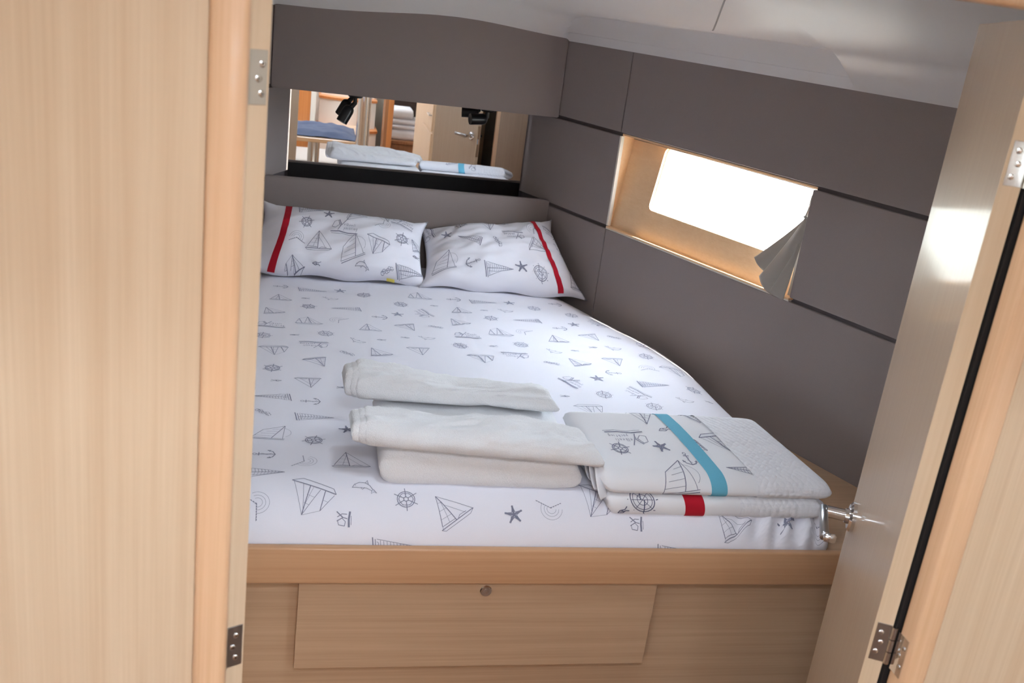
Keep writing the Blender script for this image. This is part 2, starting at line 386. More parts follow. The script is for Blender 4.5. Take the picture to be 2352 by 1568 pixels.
tag(obj('trim_1', rounded_post(XL-.0358, XL, -.15, ZT+.045, BY, 1.003), 'post', None, 40), 'orange solid wood door post left of the berth', kind='structure')
tag(obj('trim_2', rounded_post(XR, XR+.036, -.15, ZT+.045, BY, 1.003), 'post', None, 40), 'orange solid wood door post on the right behind the hinge', kind='structure')
tag(obj('trim_3', rounded_post(XL+.0005, XR-.0005, ZT, ZT+.045, BY, 1.003), 'post', None, 40), 'orange wood door head at the top right corner', kind='structure')
tag(obj('trim_4', box(XR-.004, XR+.02, 1.005, 1.03, .0, 1.757), 'black_rubber'), 'black seal strip between the right door and its post', kind='structure')

PHI = R(26.6); DW = .45; DT = .0235
def door(side, N, name, label, edge_t):
    d = Vector((math.sin(PHI)*side, math.cos(PHI), 0)); n = Vector((math.cos(PHI)*side, -math.sin(PHI), 0)); N = Vector(N)
    dr = thing(name, N, label, kind='structure')
    P = lambda s, w, z: (N + d*s + n*w) + Vector((0, 0, z))
    def slab(s0, s1, w0, w1, z0, z1, bev=0.): return hexbm([P(s0,w0,z0),P(s1,w0,z0),P(s1,w1,z0),P(s0,w1,z0)], [P(s0,w0,z1),P(s1,w0,z1),P(s1,w1,z1),P(s0,w1,z1)], bev, 1)
    obj('door_leaf', slab(.0012, DW-.0012, 0, edge_t, .03, 1.757), 'door_face', dr)
    for (a, b) in ((0, .0012), (DW-.0012, DW)):
        obj('edge_band', slab(a, b, 0, edge_t, .03, 1.757), 'door_edge', dr)
    return dr, P, slab, d, n
def disc(c, axis, r, h, n=20, bev=True):
    bm = bmesh.new(); axis = Vector(axis).normalized(); c = Vector(c)
    tube(bm, [c, c+axis*h*.6, c+axis*h], [r, r, r*.82 if bev else r], n); return bm
# left leaf (opened past the line of sight: only its hinge edge shows)
dl, PLf, slabL, dLd, dLn = door(-1, (-.0351, 1.02, 0), 'door_1', 'left cabin door swung open showing its pale hinge edge', .0222)
for (z0, z1, sc, mt) in ((1.576, 1.628, [(.0075, 1.615), (.0113, 1.601), (.0075, 1.587)], 'hinge_steel_tinted'), (.925, .980, [(.0105, .967), (.0142, .952), (.0105, .937)], 'steel_darkened')):
    h = obj('hinge', slabL(-.0012, 0, .0022, .0212, z0, z1, .0004), mt, dl)
    tag(h, 'steel hinge plate with three screws')
    for (w_, z_) in sc:
        obj('screw', disc(PLf(-.0011, w_, z_), -dLd, .0034, .0010, 14), 'screw', h, 40)
        obj('screw_slot', disc(PLf(-.0021, w_, z_), -dLd, .0010, .0003, 8), 'black_rubber', h)
    kn = bmesh.new(); tube(kn, [PLf(-.002, .0235, z0), PLf(-.002, .0235, z1)], .0028, 12); obj('hinge_knuckle', kn, mt, h, 40)
# right leaf
dr_, PRf, slabR, dRd, dRn = door(1, (.7885, 1.02, 0), 'door_2', 'right cabin door standing open with a shiny face reflecting the window', DT)
for (z0, z1) in ((1.572, 1.624), (.920, .978)):
    h = obj('hinge', slabR(-.0012, 0, .0035, .0225, z0, z1, .0004), 'chrome' if z0 > 1 else 'steel', dr_)
    tag(h, 'polished steel hinge')
    zm = (z0+z1)/2
    for (w_, z_) in ((.011, zm+.015), (.0135, zm), (.010, zm-.015)):
        obj('screw', disc(PRf(-.0011, w_, z_), -dRd, .0036, .0012, 14), 'screw', h, 40)
    for k in range(3):
        kn = bmesh.new(); a = lerp(z0, z1, k/3)+.0006; b = lerp(z0, z1, (k+1)/3)-.0006
        tube(kn, [PRf(-.0025, .0262, a), PRf(-.0025, .0262, b)], .0042, 14); obj('hinge_knuckle', kn, 'steel', h, 40)
    jp = box(XR-.0012, XR, .978, 1.001, z0-.004, z1-.004); ob = obj('hinge_plate', jp, 'chrome', h)
    for (y_, z_) in ((.984, zm+.014), (.990, zm), (.984, zm-.014)):
        obj('screw', disc((XR-.0012, y_, z_-.004), (-1, 0, 0), .0032, .001, 12), 'screw', h, 40)
# lever handle on the visible face of the right leaf
s0, zh = .40, .936
hd = obj('handle', disc(PRf(s0, 0, zh), -dRn, .026, .010, 32), 'chrome', dr_, 40); tag(hd, 'chrome lever handle on a round rosette')
bm = bmesh.new(); tube(bm, [PRf(s0, -.009, zh), PRf(s0, -.016, zh)], [.014, .0125], 24); obj('collar', bm, 'chrome', hd, 40)
bm = bmesh.new(); tube(bm, [PRf(s0, -.012, zh), PRf(s0, -.047, zh)], .0105, 20); obj('spindle', bm, 'chrome', hd, 40)
bm = bmesh.new()
bm.free(); bm = slabR(s0-.100, s0+.0105, -.059, -.046, zh-.0085, zh+.0085, .003); lv = obj('lever', bm, 'steel_darkened', hd, 50)
bm = slabR(s0-.106, s0-.096, -.054, -.034, zh-.0075, zh+.0075, .003); obj('lever_tip', bm, 'chrome', hd, 50)
obj('screw', disc(PRf(s0+.0, -.030, zh-.0085), (0, 0, -1), .0022, .001, 10), 'screw', hd)
obj('latch_plate', slabR(DW, DW+.0012, .003, .0205, .82, 1.0), 'steel', dr_)
obj('latch_bolt', slabR(DW+.0012, DW+.009, .007, .0165, .895, .925), 'chrome', dr_)
hd2 = obj('handle', disc(PRf(s0, DT, zh), dRn, .026, .010, 32), 'chrome', dr_, 40)
bm = bmesh.new(); tube(bm, [PRf(s0, DT+.01, zh), PRf(s0, DT+.042, zh), PRf(s0-.02, DT+.048, zh), PRf(s0-.10, DT+.048, zh)], .008, 14); obj('lever', bm, 'steel', hd2, 50)

# wardrobe beside the door (seen in the mirror)
wd = thing('wardrobe', (1.35, 1.2, 0), 'brown veneered wardrobe behind the right door, seen in the mirror', 'wardrobe')
obj('side_panel', box(1.105, 1.62, 1.455, 1.475, 0, 1.57), 'wardrobe_veneer', wd)
obj('front_panel', box(1.105, 1.125, 1.01, 1.455, 0, 1.57), 'laminate_and_shade', wd)  # black panel paints in the shade of the gap behind the door
obj('corner_post', box(1.085, 1.105, 1.44, 1.477, 0, 1.57, .003), 'post', wd)

# ------------------------------------------------------------------ floors
tag(obj('floor', box(-1.0, 2.0, .97, 3.66, -.03, 0), 'floor_wood'), 'dark wooden cabin floor', kind='structure')

# ------------------------------------------------------------------ berth
RY = 1.703
be = thing('berth', (AX, 1.76, 0), 'fixed wooden berth base with a solid front rail below the mattress', 'berth')
xe = xw(RY)-.004
obj('front_rail', box(2*AX-xe, xe, RY, 1.7215, .586, .666, .0045, 3), 'rail', be, 40)
obj('front_board', box(2*AX-xe, xe, 1.738, 1.756, .0, .60), 'veneer_h', be)
obj('deck_board', hexbm(*trap(1.723, 3.43, .605, .64, .004)), 'veneer_h', be)
dw_ = obj('drawer_front', box(.041, .786, 1.716, 1.7375, .380, .5855, .0005, 1), 'veneer_h', be); tag(dw_, 'flat drawer front with a round lock at its top')
bm = bmesh.new()
lc = Vector((.416, 1.716, .5645))
tube(bm, [lc+Vector((0, -y, 0)) for y in (0, .003, .0045, .004, .002, .002, .0045, .005)], [.0125, .0125, .0112, .0088, .0082, .0062, .0058, .0015], 28)
lk = obj('lock', bm, 'chrome', dw_, 30)
tag(lk, 'small round chrome push lock')

# ------------------------------------------------------------------ printed motifs: line drawings in a unit square, up = +y
def circ(r, n=20, a0=0, a1=360, cx=0, cy=0): return [(cx+r*math.cos(R(a0+(a1-a0)*k/n)), cy+r*math.sin(R(a0+(a1-a0)*k/n))) for k in range(n+1)]
GL = {'Y': [[(0, 1), (.35, .5)], [(.85, 1.1), (.35, .5), (.1, 0)]], 'e': [[(.05, .35), (.5, .38), (.45, .6), (.2, .6), (.05, .3), (.2, .03), (.5, .1)]], 'l': [[(.2, 1), (.15, .1), (.3, 0)]],
      'k': [[(.1, 1), (.1, 0)], [(.5, .6), (.1, .3), (.5, 0)]], 'n': [[(.1, .6), (.1, 0)], [(.1, .4), (.3, .6), (.45, .5), (.45, 0)]], 'i': [[(.2, .6), (.2, 0)], [(.2, .8), (.2, .9)]],
      'y': [[(.1, .6), (.3, .1)], [(.5, .6), (.2, -.35), (.05, -.35)]], 'a': [[(.5, .6), (.2, .6), (.05, .3), (.2, 0), (.45, .2), (.5, .6), (.5, 0)]], 'c': [[(.5, .5), (.25, .6), (.05, .3), (.2, 0), (.5, .1)]],
      'h': [[(.1, 1), (.1, 0)], [(.1, .4), (.3, .6), (.45, .5), (.45, 0)]], 't': [[(.25, .95), (.2, .1), (.4, 0)], [(.05, .65), (.45, .65)]], 'g': [[(.5, .6), (.2, .6), (.05, .3), (.2, .05), (.45, .2), (.5, .6), (.45, -.3), (.1, -.35)]]}
def word(t, x, y, h, wd=.62):
    out = []
    for ch in t:
        for st in GL[ch]: out.append(([(x+px*h*wd*1.1+py*h*.12, y+py*h) for px, py in st], .8))
        x += h*wd*(.62 if ch in 'il' else .95)
    return out
def m_sloop():
    return [([(-.5, -.33), (.5, -.30)], 1.7), ([(-.5, -.33), (-.42, -.40), (.36, -.38), (.5, -.30)], 1.), ([(-.04, -.32), (-.12, .5)], 1.8), ([(-.12, .5), (-.44, -.26), (-.04, -.27)], 1.1), ([(-.12, .5), (.48, -.29)], 1.),
            ([(-.12, .5), (-.46, -.33)], .7), ([(-.10, .2), (.26, -.28)], .7), ([(-.11, .3), (-.22, -.26)], .7), ([(-.2, .3), (-.08, .28)], .6), ([(-.28, .1), (-.07, .08)], .6), ([(-.36, -.1), (-.05, -.12)], .6), ([(.0, -.32), (.1, -.25), (.3, -.26)], 1.)]
def m_ketch():
    return [([(-.5, -.26), (.5, -.22)], 2.), ([(-.5, -.26), (-.40, -.36), (.3, -.36), (.5, -.22)], 1.3), ([(.08, -.24), (-.06, .46)], 1.8), ([(-.06, .46), (-.16, -.22)], 1.), ([(-.06, .46), (.46, -.23)], .8), ([(-.06, .4), (.24, -.23)], .8),
            ([(-.26, -.25), (-.36, .22)], 1.7), ([(-.36, .22), (-.48, -.22)], 1.), ([(-.36, .22), (-.06, .46)], .6), ([(-.1, .2), (.02, .2)], .6), ([(-.12, .0), (.05, 0)], .6), ([(-.42, -.02), (-.3, -.02)], .6), ([(-.02, .3), (.0, -.22)], .6)]
def m_comb():
    o = [([(-.22, -.5), (.24, -.44)], 2.2), ([(-.18, -.44), (.25, -.38)], 1.4), ([(-.12, -.40), (-.10, -.36), (.2, -.33)], 1.), ([(.02, -.40), (-.02, .5)], 1.4), ([(-.18, -.40), (-.02, .5)], 1.), ([(.22, -.36), (-.02, .5)], .8), ([(-.02, .5), (.12, -.1), (.1, -.36)], .7)]
    for k in range(10):
        y = -.32 + k*.075; a = (y+.4)/.9
        o.append(([(-.17+a*.15, y), (.01-a*.03, y+.02)], .9)); o.append(([(.01-a*.03, y+.02), (.18-a*.19, y-.02)], .5))
    return o
def m_sail():
    o = [([(-.5, -.36), (.4, -.44)], 1.8), ([(-.5, -.30), (.42, -.38)], 1.2), ([(-.5, -.30), (-.2, .2), (.42, .5)], 1.2), ([(.42, .5), (.05, -.34)], 1.6), ([(.42, .5), (.36, -.38)], 1.), (circ(.32, 12, -60, 70, .28, .05), .6)]
    for k in range(4): o.append(([(-.42+k*.16, -.18+k*.14), (.09+k*.085, -.22+k*.17)], .7))
    return o
def m_wheel():
    o = [(circ(.34, 24), 1.6), (circ(.27, 22), 1.), (circ(.09, 10), 1.4)]
    for k in range(6):
        a = R(60*k+15); c, s = math.cos(a), math.sin(a); o.append(([(.09*c, .09*s), (.50*c, .50*s)], 1.5)); o.append((circ(.10, 8, 0, 360, .19*math.cos(a+.5), .19*math.sin(a+.5)), .6))
    return o
def m_compass():
    o = [(circ(.36, 26), 1.4), (circ(.29, 22), .9), (circ(.16, 14), .9), ([(-.06, 0), (.02, .42)], 1.6), ([(.06, 0), (-.02, -.42)], 1.6), ([(-.34, 0), (.34, 0)], .8), ([(-.24, -.24), (.24, .24)], .8), ([(-.24, .24), (.24, -.24)], .8)]
    for k in range(8):
        a = R(45*k); o.append(([(.43*math.cos(a)-.02, .43*math.sin(a)), (.46*math.cos(a)+.02, .46*math.sin(a)+.02)], 1.2))
    return o
def m_star():
    o = []
    for k in range(5):
        a = R(90+72*k); b = R(90+72*k+36); p = R(90+72*k-36)
        c, s = math.cos(a), math.sin(a)
        o += [([(0, 0), (.48*c, .48*s)], 4.2), ([(.14*math.cos(p), .14*math.sin(p)), (.5*c, .5*s), (.14*math.cos(b), .14*math.sin(b))], 1.4)]
    return o
def m_anchor():
    return [([(0, .34), (0, -.42)], 1.8), (circ(.08, 10, 0, 360, 0, .42), 1.2), ([(-.16, .24), (.16, .24)], 1.6), ([(-.36, -.12), (-.26, -.34), (0, -.45), (.26, -.34), (.36, -.12)], 2.), ([(-.36, -.12), (-.38, -.26), (-.24, -.2)], 1.4), ([(.36, -.12), (.38, -.26), (.24, -.2)], 1.4), ([(-.1, .3), (.08, .1), (-.06, -.1), (.1, -.3)], .8)]
def m_dolphin():
    return [([(-.5, -.08), (-.40, .10), (-.18, .22), (.06, .20), (.26, .06), (.40, -.18)], 1.2), ([(-.5, -.08), (-.36, -.06), (-.1, -.08), (.14, -.1), (.36, -.24)], 1.), ([(.08, .20), (.16, .36), (.2, .12)], 1.3), ([(-.12, -.06), (-.06, -.18), (.04, -.06)], 1.), ([(.36, -.2), (.32, -.38), (.44, -.28), (.56, -.34), (.42, -.16)], 1.2), ([(-.38, .06), (-.34, .06)], 1.6)]
def m_fish():
    return [([(-.5, 0), (-.2, .16), (.2, .06), (.5, .2)], 1.5), ([(-.5, 0), (-.1, -.16), (.2, -.06), (.46, -.2)], 1.5), ([(-.1, .14), (0, -.12)], 1.8), ([(-.3, .05), (.1, -.05)], 1.)]
def m_rope():
    o = []
    for k in range(6): o.append((circ(.13, 9, 0, 330, -.4+.16*k, .06*math.sin(k*2.)), 1.))
    return o + [([(-.5, .1), (.5, -.1)], 1.)]
def m_radar():
    o = [([(-.5, -.3), (-.02, -.02), (.02, .4)], .7)]
    for k in range(7): t = k/6; o.append(([(lerp(-.48, -.04, t), lerp(-.3, -.02, t)), (lerp(-.48, -.04, t)+.05, lerp(-.3, -.02, t)+.03)], 1.8))
    for k in range(5): t = k/4; o.append(([(lerp(-.0, .02, t), lerp(.0, .38, t)), (lerp(0, .02, t)+.005, lerp(0, .38, t)+.05)], 1.8))
    return o + [(circ(r, 16, -150, 60, .05, .0), .6) for r in (.16, .26, .38)]
def m_logo():
    o = [([(-.50, .0), (-.44, .24), (-.30, .30), (-.24, .10), (-.36, -.04), (-.5, .0)], 1.2), ([(-.32, .30), (-.2, .08), (-.22, -.06)], 1.2), ([(-.28, .34), (-.16, .10)], 2.2), ([(.0, .38), (-.16, .10), (-.26, -.12)], 1.6)]
    o += word('elkenli', -.08, .10, .13) + word('yachting', -.06, -.08, .12)
    return o + [([(-.52, -.20), (-.2, -.16), (.15, -.22), (.5, -.20)], 2.6), ([(-.48, -.27), (-.1, -.24), (.2, -.29), (.52, -.27)], 1.)]
def m_logo2():
    return [([(-.36, .02), (-.30, .34), (-.06, .40), (.06, .16), (-.12, -.02), (-.36, .02)], 1.5), ([(-.1, .44), (.1, .12), (.04, -.12)], 1.8), ([(.42, .46), (.1, .12)], 2.2), ([(.12, .42), (.3, .16), (.28, -.1)], 1.6), ([(-.42, -.22), (0, -.2), (.44, -.26)], 4.), ([(-.3, -.34), (.2, -.33)], 1.)]
MOT = {'S': (m_sloop, .066), 'K': (m_ketch, .078), 'B': (m_comb, .088), 'H': (m_sail, .075), 'W': (m_wheel, .052), 'C': (m_compass, .054), 'T': (m_star, .040), 'A': (m_anchor, .048), 'D': (m_dolphin, .046),
       'F': (m_fish, .026), 'R': (m_rope, .042), 'O': (m_radar, .06), 'L': (m_logo, .076), 'M': (m_logo2, .036)}
def ribbon(bm, pts, width, surf, lift):
    """thin inked line that follows a surface; pts in surface metres"""
    P = [Vector(p) for p in pts]; Q = [P[0]]
    for a, b in zip(P, P[1:]):
        k = max(1, int((b-a).length/.007))
        for i in range(1, k+1): Q.append(a.lerp(b, i/k))
    pv = None
    for i, q in enumerate(Q):
        d = (Q[min(i+1, len(Q)-1)]-Q[max(i-1, 0)])
        if d.length < 1e-7: continue
        d.normalize(); nn = Vector((-d.y, d.x))*width/2
        c = surf(q.x, q.y); e = .002
        tx = surf(q.x+e, q.y)-c; ty = surf(q.x, q.y+e)-c; nrm = tx.cross(ty)
        if nrm.length < 1e-12: continue
        nrm.normalize()
        a = bm.verts.new(surf(q.x+nn.x, q.y+nn.y)+nrm*lift); b = bm.verts.new(surf(q.x-nn.x, q.y-nn.y)+nrm*lift)
        if pv: bm.faces.new((pv[0], pv[1], b, a))
        pv = (a, b)
def stamp(bm, kind, x, y, rot, surf, scale=1., lw=.0010, lift=.0011):
    fn, size = MOT[kind]; size *= scale; c, s = math.cos(R(rot)), math.sin(R(rot))
    for pts, k in fn():
        ribbon(bm, [(x+(px*c-py*s)*size, y+(px*s+py*c)*size) for px, py in pts], min(lw*k, size*.11), surf, lift)

# ------------------------------------------------------------------ mattress under its fitted sheet
EDGE = [(1.70, 1.110), (1.7235, 1.125), (1.735, 1.158), (1.755, 1.186), (1.80, 1.205), (2.0, 1.205), (2.25, 1.200), (2.42, 1.190), (2.58, 1.182), (2.75, 1.152), (2.88, 1.100), (3.0, 1.050), (3.12, 1.000), (3.43, .872)]
FY = 1.7235
def nz(x, y, f, s=0.): return noise.noise(Vector((x*f, y*f, s)))
def edge_x(y): return interp(y, EDGE)
def prof(d, r):
    d = max(0., min(1., d/r)); return math.sqrt(max(0., 1-(1-d)**2))
def zmat(x, y):
    ex = edge_x(y); dx = min(ex-x, x-(2*AX-ex)); dy = y-FY
    s = prof(dx, .05); t_ = max(0., 1-max(0., dx)/.175)
    z = .652 + .106*prof(dy, .13)*(.30+.70*s) + .012*smooth01((y-1.9)/.8)*s
    z -= .050*t_**2.1*(.35+.65*smooth01((y-1.8)/.3))
    z += .0035*nz(x, y, 4.2, 3.)*s*smooth01(dy/.1) + .0016*nz(x, y, 11., 5.)*s*smooth01(dy/.05)
    for cx_, am in ((.0, .0014), (.235, .0014), (.52, .0016)):          # ironed creases
        t = (x-cx_-.02*math.sin(y*2))/.004; z += am*math.exp(-t*t)*s*smooth01((y-2.05)/.1)
    g = smooth01((.30-(ex-x))/.2)*smooth01((.16-dy)/.12)*smooth01(dy/.012)                 # gathers at the corner
    if g > 0: z += .012*g*math.sin((x*1.0-y*.35)*140 + 2.5*nz(x, y, 9.))
    return z
ma = thing('mattress', (AX, 2.5, .64), 'white fitted sheet mattress printed with sailboats filling the berth', 'mattress')
sx = [0, .004, .01, .018, .028, .04, .055, .072]
def cols(y):
    ex = edge_x(y); n = 170; h = ex-AX
    rr = [ex-q for q in sx]; inner = ex-.085
    mid = [2*AX-inner + (2*inner-2*AX)*k/n for k in range(n+1)]
    return [2*AX-x for x in rr] + mid + rr[::-1]
rows = [FY+q for q in (0, .001, .003, .006, .010, .015, .021, .028, .036, .045, .055, .066, .078)] + [FY+.09+i*(3.43-FY-.09)/125 for i in range(126)]
bm = bmesh.new(); V = []
xs = cols(rows[0]); V.append([bm.verts.new((x, FY+.002-.0055*smooth01((x-.93)/.18)*(math.sin(x*125+3*nz(x, FY, 14., 2.))-.2), .642)) for x in xs])
for y in rows:
    V.append([bm.verts.new((x, y-.0055*smooth01((x-.93)/.18)*smooth01((.13-(y-FY))/.10)*(math.sin(x*125+3*nz(x, y, 14., 2.))-.2), zmat(x, y))) for x in cols(y)])
for i in range(len(V)-1):
    for j in range(len(V[0])-1): bm.faces.new((V[i][j], V[i][j+1], V[i+1][j+1], V[i+1][j]))
for j in (0, -1):                                                        # skirts at the sides
    lo = [bm.verts.new((r[j].co.x + (.004 if j == 0 else -.004), r[j].co.y, .642)) for r in V[1:]]
    for i in range(len(lo)-1): bm.faces.new((V[i+1][j], V[i+2][j], lo[i+1], lo[i]))
obj('fitted_sheet', bm, 'sheet_cotton', ma, True)

SHEET = [('A', -0.041, 3.082, 90, 1.0),
 ('B', 0.057, 3.063, -90, 1.0),
 ('T', 0.143, 3.082, 0, 1.0),
 ('S', -0.038, 2.964, 0, 1.0),
 ('F', 0.036, 2.973, 0, 1.0),
 ('D', 0.112, 2.986, 180, 1.0),
 ('C', 0.216, 3.048, 0, 1.0),
 ('K', 0.396, 3.071, 0, 1.0),
 ('C', 0.327, 2.974, 20, 1.0),
 ('S', -0.059, 2.835, 20, 1.0),
 ('W', 0.045, 2.893, 0, 1.0),
 ('B', 0.156, 2.893, 90, 1.0),
 ('L', -0.057, 2.709, 0, 1.0),
 ('K', 0.047, 2.758, 0, 1.0),
 ('O', 0.131, 2.782, 180, 1.0),
 ('A', 0.254, 2.835, 90, 1.0),
 ('T', 0.31, 2.874, 0, 1.0),
 ('L', 0.39, 2.903, 115, 1.0),
 ('A', 0.508, 3.066, 90, 1.0),
 ('B', 0.603, 3.053, -90, 1.0),
 ('T', 0.693, 3.066, 0, 1.0),
 ('F', 0.434, 2.984, 0, 1.0),
 ('S', 0.515, 2.952, 0, 1.0),
 ('F', 0.591, 2.964, 0, 1.0),
 ('D', 0.665, 2.973, 180, 1.0),
 ('C', 0.768, 3.027, 0, 1.0),
 ('W', 0.6, 2.884, 0, 1.0),
 ('B', 0.716, 2.888, 90, 1.0),
 ('S', 0.219, 2.731, 0, 1.0),
 ('S', 0.329, 2.761, 200, 1.0),
 ('R', 0.415, 2.776, -20, 1.0),
 ('S', 0.49, 2.832, 20, 1.0),
 ('C', 0.092, 2.656, 20, 1.0),
 ('F', 0.008, 2.633, 0, 1.0),
 ('C', -0.076, 2.618, 0, 1.0),
 ('D', 0.178, 2.61, 160, 1.0),
 ('F', 0.246, 2.633, 0, 1.0),
 ('F', 0.314, 2.665, 180, 1.0),
 ('D', 0.379, 2.672, 180, 1.0),
 ('L', 0.501, 2.712, 0, 1.0),
 ('K', 0.607, 2.757, 0, 1.0),
 ('O', 0.685, 2.777, 180, 1.0),
 ('K', -0.045, 2.51, 180, 1.0),
 ('L', 0.059, 2.564, 180, 1.0),
 ('R', 0.147, 2.509, -35, 1.0),
 ('S', 0.232, 2.532, 20, 1.0),
 ('S', 0.343, 2.563, 180, 1.0),
 ('C', 0.466, 2.62, 30, 1.0),
 ('F', 0.565, 2.632, 10, 1.0),
 ('C', 0.651, 2.659, 60, 1.0),
 ('K', 0.513, 2.527, 180, 1.0),
 ('L', 0.616, 2.568, 180, 1.0),
 ('W', -0.042, 2.387, 10, 1.0),
 ('S', 0.068, 2.44, 200, 1.0),
 ('F', -0.031, 2.31, 180, 1.0),
 ('S', 0.045, 2.31, 180, 1.0),
 ('F', 0.127, 2.286, 180, 1.0),
 ('B', -0.036, 2.215, 90, 1.0),
 ('A', 0.053, 2.199, 90, 1.0),
 ('R', -0.053, 2.123, -40, 1.0),
 ('B', 0.061, 2.109, -90, 1.0),
 ('T', 0.133, 2.053, 10, 1.0),
 ('H', -0.034, 2.019, 0, 1.0),
 ('W', 0.059, 1.988, 0, 1.0),
 ('A', -0.041, 1.916, 90, 1.0),
 ('O', 0.04, 1.888, 10, 1.0),
 ('S', 0.135, 1.892, 0, 1.2),
 ('B', -0.042, 1.837, -90, 1.0),
 ('K', 0.051, 1.779, 155, 1.2),
 ('D', 0.158, 1.801, 0, 1.0),
 ('O', -0.048, 1.763, 60, 1.0),
 ('M', 0.122, 1.743, 90, 1.0),
 ('W', 0.242, 1.776, 20, 1.0),
 ('S', 0.332, 1.76, 35, 1.2),
 ('T', 0.462, 1.753, 10, 1.0),
 ('O', 0.541, 1.765, -60, 1.0),
 ('B', 0.221, 1.729, -90, 1.0),
 ('F', 0.035, 1.727, 0, 1.0),
 ('A', 0.856, 3.093, 90, 1.0),
 ('S', 1.084, 3.513, 0, 1.0),
 ('C', 0.882, 2.974, 0, 1.0),
 ('F', 1.131, 3.42, 0, 1.0),
 ('L', 0.95, 2.91, 125, 1.0),
 ('T', 0.865, 2.874, 0, 1.0),
 ('S', 1.206, 3.363, 10, 1.0),
 ('A', 0.809, 2.827, 90, 1.0),
 ('S', 0.777, 2.73, 0, 1.0),
 ('S', 0.889, 2.76, 200, 1.0),
 ('R', 0.968, 2.772, -25, 1.0),
 ('S', 1.187, 3.228, 20, 1.0),
 ('F', 0.872, 2.669, 180, 1.0),
 ('D', 0.937, 2.667, 180, 1.0),
 ('L', 1.065, 2.724, 0, 1.0),
 ('D', 0.74, 2.613, 160, 1.0),
 ('F', 0.807, 2.632, 0, 1.0),
 ('C', 1.019, 2.612, 0, 1.0),
 ('R', 0.71, 2.515, -20, 1.0),
 ('S', 0.792, 2.535, 25, 1.0),
 ('S', 0.906, 2.561, 180, 1.0),
 ('O', 0.992, 2.514, 120, 1.0),
 ('K', 1.073, 2.519, 190, 1.0),
 ('B', 0.973, 2.397, -90, 1.0),
 ('L', 0.738, 2.387, -60, 1.0),
 ('T', 0.817, 2.42, 0, 1.0),
 ('A', 0.876, 2.468, -90, 1.0),
 ('C', 0.806, 2.313, 0, 1.0),
 ('L', 0.903, 2.334, 125, 1.0),
 ('W', 1.089, 2.393, 0, 1.0),
 ('F', 0.696, 2.296, 180, 1.0),
 ('D', 1.03, 2.3, 170, 1.0),
 ('F', 1.107, 2.322, 180, 1.0),
 ('C', 0.924, 2.25, 0, 1.0),
 ('K', 0.743, 2.219, 180, 1.0),
 ('K', 0.642, 1.784, 150, 1.2),
 ('M', 0.727, 1.743, 90, 1.0),
 ('S', 0.94, 1.748, 35, 1.2),
 ('T', 1.067, 1.747, 0, 1.0),
 ('O', 1.147, 1.755, -70, 1.0),
 ('B', 0.817, 1.727, -90, 1.0)]

ARC = []; acc = 0.; py = 2.05
for k in range(161):                                   # arc length over the rounded front edge
    y_ = FY+.0005+(2.05-FY-.0005)*(1-k/160)**2
    if k: acc += math.hypot(py-y_, zmat(.45, py)-zmat(.45, y_))
    ARC.append((2.05-acc, y_)); py = y_
ARC.reverse(); ARCI = [(b, a) for a, b in ARC]
def msurf(x, s):
    if s < ARC[0][0]: return Vector((x, ARC[0][1], zmat(x, ARC[0][1]) - (ARC[0][0]-s)))
    y = s if s >= 2.05 else interp(s, ARC)
    return Vector((x, y, zmat(x, y)))
b1, b2, b3 = bmesh.new(), bmesh.new(), bmesh.new()
SHEET += [(k, x-.57, y, rot, sc) for (k, x, y, rot, sc) in SHEET if .16 < x < .47 and y < 3.1 and x-.57 > 2*AX-edge_x(y)+.05]   # the print runs on behind the left door
for (k, x, y, rot, sc) in SHEET:
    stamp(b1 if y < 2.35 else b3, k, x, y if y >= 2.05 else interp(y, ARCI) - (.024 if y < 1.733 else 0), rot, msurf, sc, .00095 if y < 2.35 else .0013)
tag(obj('printed_motifs', b1, 'ink', ma), 'blue-grey sketched yachts, wheels, stars and anchors', kind='stuff')
tag(obj('printed_motifs', b3, 'ink_light', ma), 'blue-grey sketched yachts, wheels, stars and anchors', kind='stuff')
b2.free()

